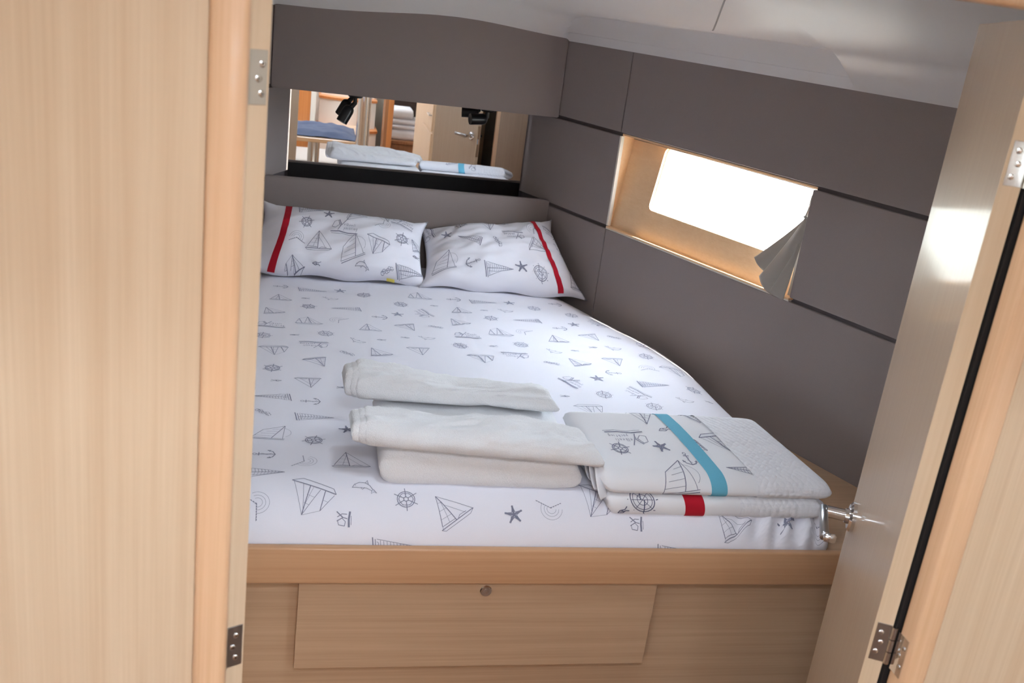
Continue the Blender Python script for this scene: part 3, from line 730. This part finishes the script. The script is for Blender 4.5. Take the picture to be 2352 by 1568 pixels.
# ------------------------------------------------------------------ pillows
def pillow(name, label, BL, BR, TL, TRc, T, stripe, prints, seed, tagpos=None):
    BL, BR, TL, TRc = map(Vector, (BL, BR, TL, TRc))
    base = (BL+BR)/2; pl = thing(name, base, label, 'pillow', 'printed pillows against the headboard')
    nrm = (BR-BL).cross(TL-BL).normalized()
    if nrm.y > 0: nrm = -nrm
    Wd = ((BR-BL).length+(TRc-TL).length)/2; Hd = ((TL-BL).length+(TRc-BR).length)/2
    def pt(u, v, side):
        u = max(0., min(1., u)); v = max(0., min(1., v))
        pin_u = .030*(4*v*(1-v)); pin_v = .030*(4*u*(1-u))                # edges draw in between the corners
        uu = pin_u + u*(1-2*pin_u); vv = v*(1-pin_v)
        p = (BL.lerp(BR, uu)).lerp(TL.lerp(TRc, uu), vv)
        q = (max(0., 1-abs(2*u-1)**3.2)*max(0., 1-abs(2*v-1)**2.6))**.48
        th = T*q
        wr_ = nz(u*Wd*1.0+v*.2, v*Hd*1.6-u*.25, 7., seed)*.016*q + nz(u*Wd+v*.12, v*Hd*2.4-u*.3, 18., seed+4)*.006*min(1, q*2)
        wr_ += .004*math.sin((u*.8+v*.5)*34+seed)*q*nz(u*3, v*3, 1., seed+9)
        ear = max(0., abs(2*u-1)-.86)/.14*max(0., abs(2*v-1)-.72)/.28
        p = p + Vector((math.copysign(.012, u-.5)*ear, 0, (.016 if v > .5 else -.004)*ear)) + Vector((0, 0, .006*math.sin(u*17+seed)*max(0., 1-6*v)))
        if side > 0: p = p + nrm*(th+wr_)
        else: p = p - nrm*(th*.35)
        return p
    nu, nv = 72, 40
    bm = bmesh.new(); F = [[bm.verts.new(pt(i/nu, j/nv, 1)) for j in range(nv+1)] for i in range(nu+1)]
    B = [[F[i][j] if i in (0, nu) or j in (0, nv) else bm.verts.new(pt(i/nu, j/nv, -1)) for j in range(nv+1)] for i in range(nu+1)]
    for i in range(nu):
        for j in range(nv):
            bm.faces.new((F[i][j], F[i+1][j], F[i+1][j+1], F[i][j+1]))
            bm.faces.new((B[i][j+1], B[i+1][j+1], B[i+1][j], B[i][j]))
    obj('pillowcase', bm, 'pillow_cotton', pl, True)
    def surf(a, b): return pt(a/Wd, b/Hd, 1)
    bm, _ = grid(lambda i, j: surf(lerp(stripe[0], stripe[1], j)*Wd, (i*.99+.005)*Hd) + nrm*.0016, 60, 5)
    st = obj('red_stripe', bm, 'red_band', pl, True); tag(st, 'red ribbon band')
    bm = bmesh.new()
    for (k, u, v, rot, sc) in prints: stamp(bm, k, u*Wd, v*Hd, rot, surf, sc, .0012, .0012)
    tag(obj('printed_motifs', bm, 'ink', pl), 'blue-grey sketched yachts', kind='stuff')
    if tagpos:
        a, b = tagpos; bm, _ = grid(lambda i, j: surf((a+(i-.5)*.045)*Wd, .004) + Vector((0, -.004-.004*j, -.004-.010*j)), 4, 2)
        tag(obj('care_tag', bm, 'tag_yellow', pl), 'small yellow sewn tag')
    return pl
pillow('pillow', 'left printed pillow with its red band beside the door edge', (-.165, 3.185, .782), (.426, 3.180, .778), (-.11, 3.375, .965), (.428, 3.375, .935), .082, (.128, .168), [('B', 0.286, 0.875, -90, 1.0), ('T', 0.397, 0.814, 0, 1.0), ('S', 0.569, 0.843, -105, 1.1), ('S', 0.734, 0.93, 200, 1.0), ('L', 0.867, 0.845, -18, 1.1), ('W', 0.271, 0.649, 0, 1.0), ('L', 0.51, 0.6, -4, 1.2), ('O', 0.739, 0.746, 0, 1.0), ('S', 0.375, 0.376, 0, 1.3), ('O', 0.236, 0.383, 120, 1.0), ('H', 0.559, 0.306, 30, 1.2), ('K', 0.708, 0.402, 160, 1.1), ('W', 0.867, 0.55, 10, 1.1), ('B', 0.916, 0.103, -90, 1.1), ('K', 0.264, 0.053, 20, 0.8), ('D', 0.634, 0.104, 0, 0.9), ('F', 0.384, 0.08, 0, 1.0), ('R', 0.779, 0.073, 30, 1.0), ('F', 0.961, 0.341, 0, 1.0), ('S', 0.965, 0.53, 30, 0.8), ('A', 0.267, 0.979, 90, 0.8)], 1.3, (.80, 0))
pillow('pillow', 'right printed pillow with a slanting red band near the hull wall', (.414, 3.165, .782), (.972, 3.150, .774), (.420, 3.39, .910), (.868, 3.392, .975), .082, (.826, .862), [('L', 0.027, 0.84, 90, 1.0), ('W', 0.271, 0.887, 0, 1.0), ('T', 0.145, 0.708, 0, 1.0), ('S', 0.46, 0.832, 170, 1.0), ('B', 0.297, 0.582, 60, 1.0), ('L', 0.629, 0.647, 178, 1.0), ('R', 0.488, 0.521, -70, 1.1), ('O', 0.807, 0.768, 170, 1.0), ('S', 0.779, 0.475, -125, 1.1), ('H', 0.103, 0.234, 20, 1.1), ('A', 0.292, 0.224, -80, 1.0), ('B', 0.461, 0.16, -90, 1.1), ('T', 0.613, 0.202, 0, 1.1), ('C', 0.729, 0.148, 0, 1.1), ('F', 0.133, 0.959, 0, 1.0), ('F', 0.621, 0.927, 0, 1.2), ('L', 0.964, 0.755, 165, 1.0), ('D', 0.96, 0.529, -60, 1.0), ('S', 0.982, 0.136, 0, 1.0)], 5.1)

# ------------------------------------------------------------------ folded textiles as soft slabs (corner order: front left, front right, back right, back left)
def section(rv, rh, n=12):
    """rounded rectangle (v depth 0..1, h height 0..1) from the middle of the bottom over front, top and back"""
    P = []
    for (cv, ch, a0) in ((rv, rh, 270), (rv, 1-rh, 180), (1-rv, 1-rh, 90), (1-rv, rh, 0)):
        arc = [(cv+rv*math.cos(R(a0-90*k/n)), ch+rh*math.sin(R(a0-90*k/n))) for k in range(n+1)]
        if P:
            m = 22 if abs(P[-1][0]-arc[0][0]) > .3 else 2
            for k in range(1, m): P.append((lerp(P[-1][0] if k == 1 else q0[0], arc[0][0], k/m) if k == 1 else lerp(q0[0], arc[0][0], k/m), lerp(q0[1], arc[0][1], k/m) if k > 1 else lerp(P[-1][1], arc[0][1], k/m)))
        P += arc; q0 = P[-1]
    for k in range(1, 10): P.append((lerp(1-rv, rv, k/10), 0.))
    return P
class Slab:
    def __init__(s, B, T, rv=.12, rh=.45, endp=14., amp=.004, freq=9., seed=0., fine=.0015, sag=None, crumple=0.):
        s.B = [Vector(p) for p in B]; s.T = [Vector(p) for p in T]; s.endp = endp
        s.sec = section(rv, rh); s.n = len(s.sec); s.nb = s.n-9
        s.amp, s.freq, s.seed, s.fine, s.sag = amp, freq, seed, fine, sag; s.crumple = crumple
        s.L = ((s.T[1]-s.T[0]).length+(s.T[2]-s.T[3]).length)/2
        s.tab = []; acc = 0; pv = None
        for k in range(s.nb):
            p = s.raw(.5, k)
            if pv is not None: acc += (p-pv).length
            s.tab.append((acc, k)); pv = p
        s.len = acc
    def raw(s, u, k):
        i = int(k); f = k-i; A = s.sec[i % s.n]; Bq = s.sec[(i+1) % s.n]
        v = lerp(A[0], Bq[0], f); h = lerp(A[1], Bq[1], f)
        x = abs(2*u-1); g = max(0., 1-x**s.endp)**.5
        h = .5+(h-.5)*g; v = .5+(v-.5)*(.95+.05*g)
        def bl(Q): return (Q[0].lerp(Q[1], u)).lerp(Q[3].lerp(Q[2], u), v)
        p = bl(s.B).lerp(bl(s.T), h)
        if s.sag: p = p + Vector((0, 0, s.sag(u, v)*h))
        return p
    def pt(s, u, th):
        u = max(0., min(1., u)); p = s.raw(u, th)
        c = (s.B[0].lerp(s.B[1], u)+s.T[3].lerp(s.T[2], u))/2
        o = p-c; o.x = 0
        if o.length < 1e-6: return p
        o.normalize()
        k = s.amp*noise.noise(Vector((p.x*s.freq*.6, p.y*s.freq*1.6, p.z*s.freq+s.seed))) + s.fine*noise.noise(Vector((p.x*30, p.y*50, p.z*40+s.seed)))
        if s.crumple:
            q = Vector((p.x*7+p.y*6+s.seed, p.y*30-p.x*9, p.z*14)); r_ = 1-abs(noise.noise(q))*2.2; r2_ = 1-abs(noise.noise(q*1.9+Vector((5, 2, 1))))*2.2
            k += s.crumple*(max(0., r_)**1.5*1.0 + .45*max(0., r2_)**1.5 - .5)*(1. if o.z > .2 else .35)
        if o.z < -.3: k = min(k, 0)
        return p + o*k
    def surf(s, a, b):
        """a metres along the length, b metres over front, top and back"""
        return s.pt(a/s.L, interp(b, s.tab))
    def mesh(s, nu=60, nt=72, u0=0., u1=1.):
        bm, V = grid(lambda i, j: s.pt(lerp(u0, u1, i), round(j*s.n)), nu, s.n, True)
        bm.faces.new(V[0]); bm.faces.new(V[-1][::-1]); return bm
    def band(s, u0, u1, lift, b0=0., b1=1., nu=6, nb=70):
        def f(i, j):
            a = lerp(u0, u1, i)*s.L; b = lerp(b0, b1, j)*s.len; c = s.surf(a, b)
            n = (s.surf(a+.002, b)-c).cross(s.surf(a, b+.002)-c)
            if n.length < 1e-12: return c
            n.normalize(); return c+n*lift
        return grid(f, nu, nb)[0]

# bath towel at the bottom
tw = thing('bath_towel', (.40, 1.95, .76), 'thick white folded bath towel lying under two smaller towels', 'towel', 'white towels on the bed')
S = Slab([(.186, 1.800, .744), (.622, 1.800, .744), (.612, 2.115, .772), (.190, 2.115, .772)], [(.184, 1.800, .836), (.600, 1.792, .822), (.600, 2.11, .838), (.186, 2.11, .838)], .10, .34, 18, .006, 8, 2.)
obj('towel_body', S.mesh(80, 80), 'terry', tw, True)
def towel(label, B, T, seed, sag, step):
    t = thing('hand_towel', Vector(B[0]).lerp(Vector(B[2]), .5), label, 'towel', 'white towels on the bed')
    for k in range(3):
        f = 1-.075*k; c = [(Vector(B[i])+Vector(T[i]))/2 for i in range(4)]
        b_ = []; t_ = []
        for i in range(4):
            sh = Vector((-step*k if i in (0, 3) else -.02*k, 0, 0))
            yc = (c[0].y+c[3].y)/2 if i in (0, 3) else (c[1].y+c[2].y)/2
            sq = lambda P: Vector((P.x, yc+(P.y-yc)*f, c[i].z+(P.z-c[i].z)*f)) + sh
            b_.append(sq(Vector(B[i]))); t_.append(sq(Vector(T[i])))
        s_ = Slab(b_, t_, .24, .48, 60, .011 if k == 0 else .009, 13, seed, .002, sag, .0075 if k == 0 else .003)
        obj('towel_body' if k == 0 else 'fold_layer', s_.mesh(150, 72), 'terry', t, True)
towel('crumpled white hand towel in front, just above the thick bath towel', [(.150, 1.787, .838), (.652, 1.770, .812), (.625, 1.885, .828), (.148, 1.905, .840)], [(.148, 1.790, .890), (.640, 1.775, .858), (.612, 1.885, .872), (.146, 1.905, .892)], 3.3, lambda u, v: -.010*math.sin(u*7)*u, .012)
towel('crumpled white hand towel at the back, nearest the pillows', [(.142, 2.012, .842), (.600, 1.985, .846), (.575, 2.10, .842), (.139, 2.122, .842)], [(.140, 2.012, .897), (.590, 1.985, .880), (.568, 2.10, .884), (.137, 2.118, .897)], 8.7, lambda u, v: .012*math.sin(u*5.5+1)*(1-u)-.008*u, .012)

# two folded sets of bed linen
LB = [(.668, 1.752, .715), (1.150, 1.752, .715), (1.078, 2.0, .772), (.615, 2.0, .772)]; LM = [(.655, 1.748, .764), (1.150, 1.748, .764), (1.075, 1.99, .814), (.610, 1.99, .814)]
UB = [(.652, 1.748, .7655), (1.162, 1.745, .7655), (1.070, 1.99, .8155), (.605, 1.99, .8155)]; UT = [(.640, 1.764, .815), (1.162, 1.752, .806), (1.057, 1.985, .864), (.599, 1.987, .864)]
ln = thing('folded_linen', (.87, 1.88, .74), 'lower folded bed linen set with a red band', 'bed linen', 'folded bed linen on the bed corner')
S = Slab(LB, LM, .08, .48, 30, .003, 7, 11., .001); obj('linen_body', S.mesh(70, 64), 'linen_cotton', ln, True)
obj('waffle_cover', S.band(.60, .998, .002, 0, 1, 40, 60), 'waffle', ln, True)
tag(obj('red_band', S.band(.345, .435, .0013, 0, .62), 'red_band', ln, True), 'red ribbon band')
bm = bmesh.new()
for (k, a, b, rot, sc) in [('C', .075, .055, 0, 1.3), ('F', .03, .03, 30, 1.)]: stamp(bm, k, a, b, rot, S.surf, sc, .0014, .0012)
tag(obj('printed_motifs', bm, 'ink_dark', ln), kind='stuff')
ln = thing('folded_linen', (.87, 1.88, .79), 'upper folded bed linen set with a light blue band', 'bed linen', 'folded bed linen on the bed corner')
S = Slab(UB, UT, .10, .45, 30, .004, 7, 17., .001, lambda u, v: .006*math.sin(u*3.1)*math.sin(v*3.1)); obj('linen_body', S.mesh(80, 70), 'linen_cotton', ln, True)
obj('waffle_cover', S.band(.66, .998, .002, 0, 1, 40, 70), 'waffle', ln, True)
tag(obj('blue_band', S.band(.455, .525, .0014), 'blue_band', ln, True), 'light blue ribbon band')
bm = bmesh.new()
LM_ = S.len
for (k, a, b, rot, sc) in [('H', .155, .055, 15, 1.15), ('A', .205, .112, 0, .85), ('T', .165, .150, 160, .95), ('L', .105, .185, 182, 1.15), ('W', .07, .140, 0, .9), ('S', .18, .270, 165, 1.), ('K', .315, .180, 190, .95), ('B', .318, .085, 80, .95), ('L', .315, .285, -60, .9), ('F', .21, .215, 20, 1.4), ('S', .25, .160, 100, .6)]:
    stamp(bm, k, a, b, rot, S.surf, sc, .00125, .0012)
tag(obj('printed_motifs', bm, 'ink', ln), kind='stuff')
# loose fold edges at the left of the upper set
for k in range(3):
    x0 = .640-.006*k
    def fl(i, j, k=k, x0=x0):
        a = math.pi*(i*1.05-.1); y = 1.765+.028*k-.024*math.cos(a)*(1-.15*k)+.02*j; z = .785+.004*k+.030*math.sin(a-.9)*(1-.12*k)-.010*j*k
        return Vector((x0+.022*j-.010*math.sin(a), y+.012, z))
    bm, _ = grid(fl, 20, 4)
    o = obj('fold_edge', bm, 'linen_cotton', ln, True); m_ = o.modifiers.new('thick', 'SOLIDIFY'); m_.thickness = .0016

# ------------------------------------------------------------------ curtain tied at the near end of the window
cu = thing('curtain', wp(.82, 1.05, .01), 'grey gathered curtain bunched at the near end of the window', 'curtain')
def cone(a0, a1, h0, h1, wa, wh, bulge, sag, waves, ph):
    """one flared fold: top edge a0-a1, hem h0-h1 given as (u, z)"""
    def f(i, j):
        t0 = (lerp(a0[0], a1[0], j), lerp(a0[1], a1[1], j)); t1 = (lerp(h0[0], h1[0], j), lerp(h0[1], h1[1], j) - sag*math.sin(math.pi*j))
        k = i**1.12; u = lerp(t0[0], t1[0], k); z = lerp(t0[1], t1[1], i)
        w_ = lerp(wa, wh, i) - bulge*math.sin(math.pi*j)*i**.8 + .0025*math.sin(j*waves+ph+2*i)*i
        return wp(min(u, .7985), z, min(w_, wback(max(z, 1.045))-.003))
    return f
for args in (((.786, 1.262), (.7985, 1.258), (.648, 1.112), (.735, 1.070), .020, .006, .004, .004, 9, .5),
             ((.788, 1.264), (.7985, 1.262), (.690, 1.070), (.790, 1.034), .014, -.004, .014, .012, 7, 1.5),
             ((.790, 1.190), (.7985, 1.185), (.748, 1.046), (.7985, 1.034), .006, -.014, .006, .002, 6, 3.),
             ((.780, 1.318), (.7985, 1.330), (.786, 1.262), (.7985, 1.260), .030, .014, .006, -.003, 5, 0.)):
    bm, _ = grid(cone(*args), 36, 26)
    o = obj('curtain_fold', bm, 'curtain', cu, True); m_ = o.modifiers.new('thick', 'SOLIDIFY'); m_.thickness = .0012
bm, _ = grid(lambda i, j: wp(lerp(.782, .95, j), lerp(1.255, 1.043, i), min(.019+.004*math.sin(j*22), wback(lerp(1.255, 1.043, i))-.003)), 8, 40)
obj('curtain_cloth', bm, 'curtain', cu, True)
bm = bmesh.new(); tube(bm, [wp(.783+.015*k/10, 1.262, .018-.010*math.sin(math.pi*k/10)) for k in range(11)], .0035, 10)
obj('tie_band', bm, 'curtain', cu, True)
bm = bmesh.new(); tube(bm, [wp(.02, 1.3345, .045), wp(1.02, 1.3345, .045)], .003, 8); obj('curtain_rod', bm, 'steel', cu, True)

# ------------------------------------------------------------------ reading lamps under the locker
def lamp(label, base, head_c, dirv, L=.062, r=.0195):
    base = Vector(base); c = Vector(head_c); dv = Vector(dirv).normalized()
    t = thing('reading_lamp', base, label, 'lamp', 'black reading lamps over the mirror')
    obj('mount_disc', disc(base, (0, 0, -1), .026, .012, 28), 'black_plastic', t, 40)
    bm = bmesh.new(); tube(bm, [base+Vector((0, 0, -.010)), base+Vector((0, 0, -.03)), c-dv*.018], [.007, .008, .010], 14); obj('arm', bm, 'black_plastic', t, 40)
    bm = bmesh.new(); a = c-dv*L*.5
    tube(bm, [a+dv*q for q in (0, .003, .008, .016, L, L-.001, L-.012)], [r*.45, r*.72, r*.9, r, r, r*.88, r*.85], 28); obj('lamp_head', bm, 'black_plastic', t, 40)
    obj('lens', disc(c+dv*(L*.5-.013), dv, r*.84, .002, 24), 'steel', t)
lamp('black reading lamp tilted down at the left in front of the mirror', (.168, 3.518, 1.3405), (.140, 3.518, 1.270), (-.30, -.12, -.60))
lamp('black reading lamp lying level at the right in front of the mirror', (.628, 3.518, 1.3405), (.598, 3.515, 1.300), (-1, -.22, -.06))

# ------------------------------------------------------------------ saloon behind the camera (reflected in the mirror)
SX0, SX1, SY0, SF, SC = -1.62, 2.12, -3.3, -.15, 2.0
tag(obj('floor_saloon', box(SX0, SX1, SY0, .97, SF-.03, SF), 'floor_wood'), 'dark wooden saloon floor seen in the mirror', kind='structure')
cs = thing('ceiling_saloon', (.3, -1, SC), 'white saloon headliner with two open deck hatches', kind='structure')
HX0, HX1 = -.05, .35
for (x0, x1, y0, y1) in ((SX0, HX0, SY0, 1.0), (HX1, SX1, SY0, 1.0), (HX0, HX1, .32, 1.0), (HX0, HX1, -1.2, .02), (HX0, HX1, SY0, -2.9), (HX0, HX1, -2.15, -1.6)):
    obj('headliner_panel', box(x0, x1, y0, y1, SC, SC+.04), 'gelcoat_white', cs)
portal('hatch_daylight', (.15, .17, SC+.02), (.40, .30), (0, 0, -1))
portal('hatch_daylight', (.15, -1.40, SC+.02), (.40, .40), (0, 0, -1))
portal('companionway_daylight', (.15, -2.525, SC+.02), (.40, .75), (0, 0, -1))
for nm, x0, x1, sgn in (('wall_saloon_left', SX0-.04, SX0, 1), ('wall_saloon_right', SX1, SX1+.04, -1)):
    ws = thing(nm, (x0, -1, SF), 'saloon side with a long window', kind='structure')
    for (y0, y1, z0, z1) in ((SY0, 1.0, SF, 1.30), (SY0, 1.0, 1.45, SC+.04), (SY0, -1.5, 1.30, 1.45), (.0, 1.0, 1.30, 1.45)):
        obj('side_panel', box(x0, x1, y0, y1, z0, z1), 'gelcoat_white', ws)
    obj('pane', box((x0+x1)/2-.003, (x0+x1)/2+.003, -1.5, .0, 1.30, 1.45), 'pane', ws)
    portal('saloon_window_daylight', ((x0+x1)/2-sgn*.05, -.75, 1.375), (1.5, .15), (sgn, 0, 0))
wa = thing('wall_saloon_aft', (.3, SY0, SF), 'aft saloon bulkhead seen in the mirror', kind='structure')
obj('aft_panel', box(SX0, SX1, SY0-.04, SY0, SF, SC+.04), 'gelcoat_white', wa)
obj('wood_panel', box(-.9, .055, -2.50, -2.47, SF, SC), 'orange_wood', wa)
obj('white_return', box(.055, .10, -2.50, -2.44, SF, SC), 'gelcoat_white', wa)
obj('wood_panel', box(.735, .765, -2.55, -2.30, SF, SC), 'dark_wood', wa)
obj('door_post', box(.765, .815, -2.45, -2.30, SF, SC, .003), 'orange_wood', wa)
# companionway steps
stp = thing('companionway_steps', (.4, -2.8, SF), 'white moulded companionway steps with curved wooden treads, seen in the mirror', 'steps')
def arc_step(x0, x1, yb, bulge, z0, z1):
    bm = bmesh.new(); n = 24; lo = []; hi = []
    for k in range(n+1):
        t = k/n; x = lerp(x0, x1, t); y = yb+bulge*(1-(2*t-1)**2)
        lo.append(bm.verts.new((x, y, z0))); hi.append(bm.verts.new((x, y, z1)))
    for s_ in (lo, hi):
        s_.append(bm.verts.new((x1, yb-.35, s_[0].co.z))); s_.append(bm.verts.new((x0, yb-.35, s_[0].co.z)))
    m = len(lo)
    for k in range(m): bm.faces.new((lo[k], lo[(k+1) % m], hi[(k+1) % m], hi[k]))
    bm.faces.new(hi); bm.faces.new(lo[::-1]); return bm
for k in range(4):
    z1 = SF+.27*(k+1)-.02; yb = -2.42-.14*k
    obj('riser', arc_step(.115+.012*k, .70-.012*k, yb-.012, .10, SF, z1-.022), 'gelcoat_white', stp, 40)
    obj('tread', arc_step(.105+.012*k, .71-.012*k, yb, .10, z1-.022, z1), 'orange_wood', stp, 40)
# table, cloth, chrome post
tb = thing('saloon_table', (.05, -.85, SF), 'pale wooden saloon table on a metal leg, seen in the mirror', 'table')
obj('table_top', box(-.55, .455, -1.32, -.418, .535, .565, .004), 'table_wood', tb)
bm = bmesh.new(); tube(bm, [(.085, -.62, SF), (.085, -.62, .535)], .045, 28); obj('table_leg', bm, 'steel', tb, 40)
obj('leg_base', disc((.085, -.62, SF), (0, 0, 1), .12, .02, 32), 'steel', tb, 40)
def cl(i, j):
    x = lerp(-.5, .40, i); y = lerp(-.52, -1.2, j)+.10*i*i-.02*math.sin(i*9)
    e = min(i, 1-i, j, 1-j)
    return Vector((x, y, .568+.030*smooth01(e*7)+.018*max(0, nz(x, y, 7., 2.))+.010*nz(x, y, 16., 4.)*smooth01(e*8)))
bm, _ = grid(cl, 50, 40); o = obj('table_cloth', bm, 'blue_cloth', None, True); m_ = o.modifiers.new('thick', 'SOLIDIFY'); m_.thickness = .004; m_.offset = 1
tag(o, 'crumpled blue cloth lying on the saloon table, seen in the mirror', 'cloth')
po = thing('mast_post', (.425, -.66, SF), 'shiny chrome mast support post by the saloon table, seen in the mirror', 'post')
bm = bmesh.new(); tube(bm, [(.425, -.37, SF), (.425, -.37, SC)], .042, 32); obj('tube', bm, 'chrome', po, 40)
obj('floor_flange', disc((.425, -.37, SF), (0, 0, 1), .075, .012, 32), 'chrome', po, 40)
bm = bmesh.new(); tube(bm, [(.475, -.375, .45), (.475, -.375, 1.6)], .008, 12); obj('grab_rail', bm, 'chrome', po, 40)
# settee
se = thing('settee', (-.35, -1.9, SF), 'light grey settee cushion on a dark base beyond the table, seen in the mirror', 'settee')
obj('base', box(-.9, .42, -2.3, -1.62, SF, .06), 'laminate_and_shade', se)
obj('cushion', box(-.9, .42, -2.3, -1.60, .06, .20, .025, 3), 'seat_uphol', se, 40)
# galley cabinet with a drawer
ga = thing('galley_cabinet', (1.2, -1, SF), 'pale wood galley cabinet with a slim metal drawer pull, seen in the mirror', 'cabinet')
obj('body', box(.965, 1.5, -1.75, -.42, SF, 1.02), 'veneer_v', ga)
df = obj('drawer', box(.952, .965, -1.1, -.45, .70, .90, .002), 'veneer_v', ga)
bm = bmesh.new(); tube(bm, [(.952, -.62, .815), (.930, -.62, .815), (.930, -.48, .815), (.952, -.48, .815)], .005, 10); obj('drawer_pull', bm, 'steel', df, 40)
obj('door', box(.952, .965, -1.1, -.45, .0, .68, .002), 'veneer_v', ga)
obj('worktop', box(.945, 1.5, -1.75, -.41, 1.02, 1.05, .003), 'table_wood', ga)
# aft cabin berth with linen
ab = thing('aft_berth', (1.1, -2.9, SF), 'brown wooden aft berth front below stacked towels, seen in the mirror', 'berth')
obj('berth_front', box(.815, 1.6, -2.62, -2.58, SF, .27), 'dark_wood', ab)
obj('berth_top', box(.815, 1.6, -3.25, -2.56, .27, .30, .004), 'dark_wood', ab)
bk = obj('back_cushion', box(.815, 1.6, -3.28, -3.12, .30, 1.1, .03, 3), 'dark_uphol', None, 40); tag(bk, 'dark buttoned back cushion behind the stacked towels, seen in the mirror', 'cushion')
z = .30
for (lab, nm, h, x1, bandm, cat) in (('lowest white linen bundle on the aft berth, seen in the mirror', 'linen_bundle', .10, 1.12, None, 'bed linen'), ('folded linen with a red band on the aft berth, seen in the mirror', 'linen_bundle', .045, 1.12, 'red_band', 'bed linen'),
                                 ('folded linen with a teal band on the aft berth, seen in the mirror', 'linen_bundle', .05, 1.12, 'blue_band', 'bed linen'), ('white towel on top of the aft berth stack, seen in the mirror', 'towel_bundle', .095, 1.04, None, 'towel')):
    t = thing(nm, (.95, -2.8, z), lab, cat)
    s_ = Slab([(.80, -2.62, z), (x1, -2.62, z), (x1, -2.95, z), (.80, -2.95, z)], [(.80, -2.62, z+h), (x1, -2.62, z+h), (x1, -2.95, z+h), (.80, -2.95, z+h)], .1, .4, 20, .004, 8, z*30)
    obj('cloth_body', s_.mesh(30, 40), 'terry' if nm[0] == 't' else 'linen_cotton', t, True)
    if bandm: obj('band', s_.band(.33 if bandm[0] == 'b' else .42, .44 if bandm[0] == 'b' else .54, .002), bandm, t, True)
    z += h+.002
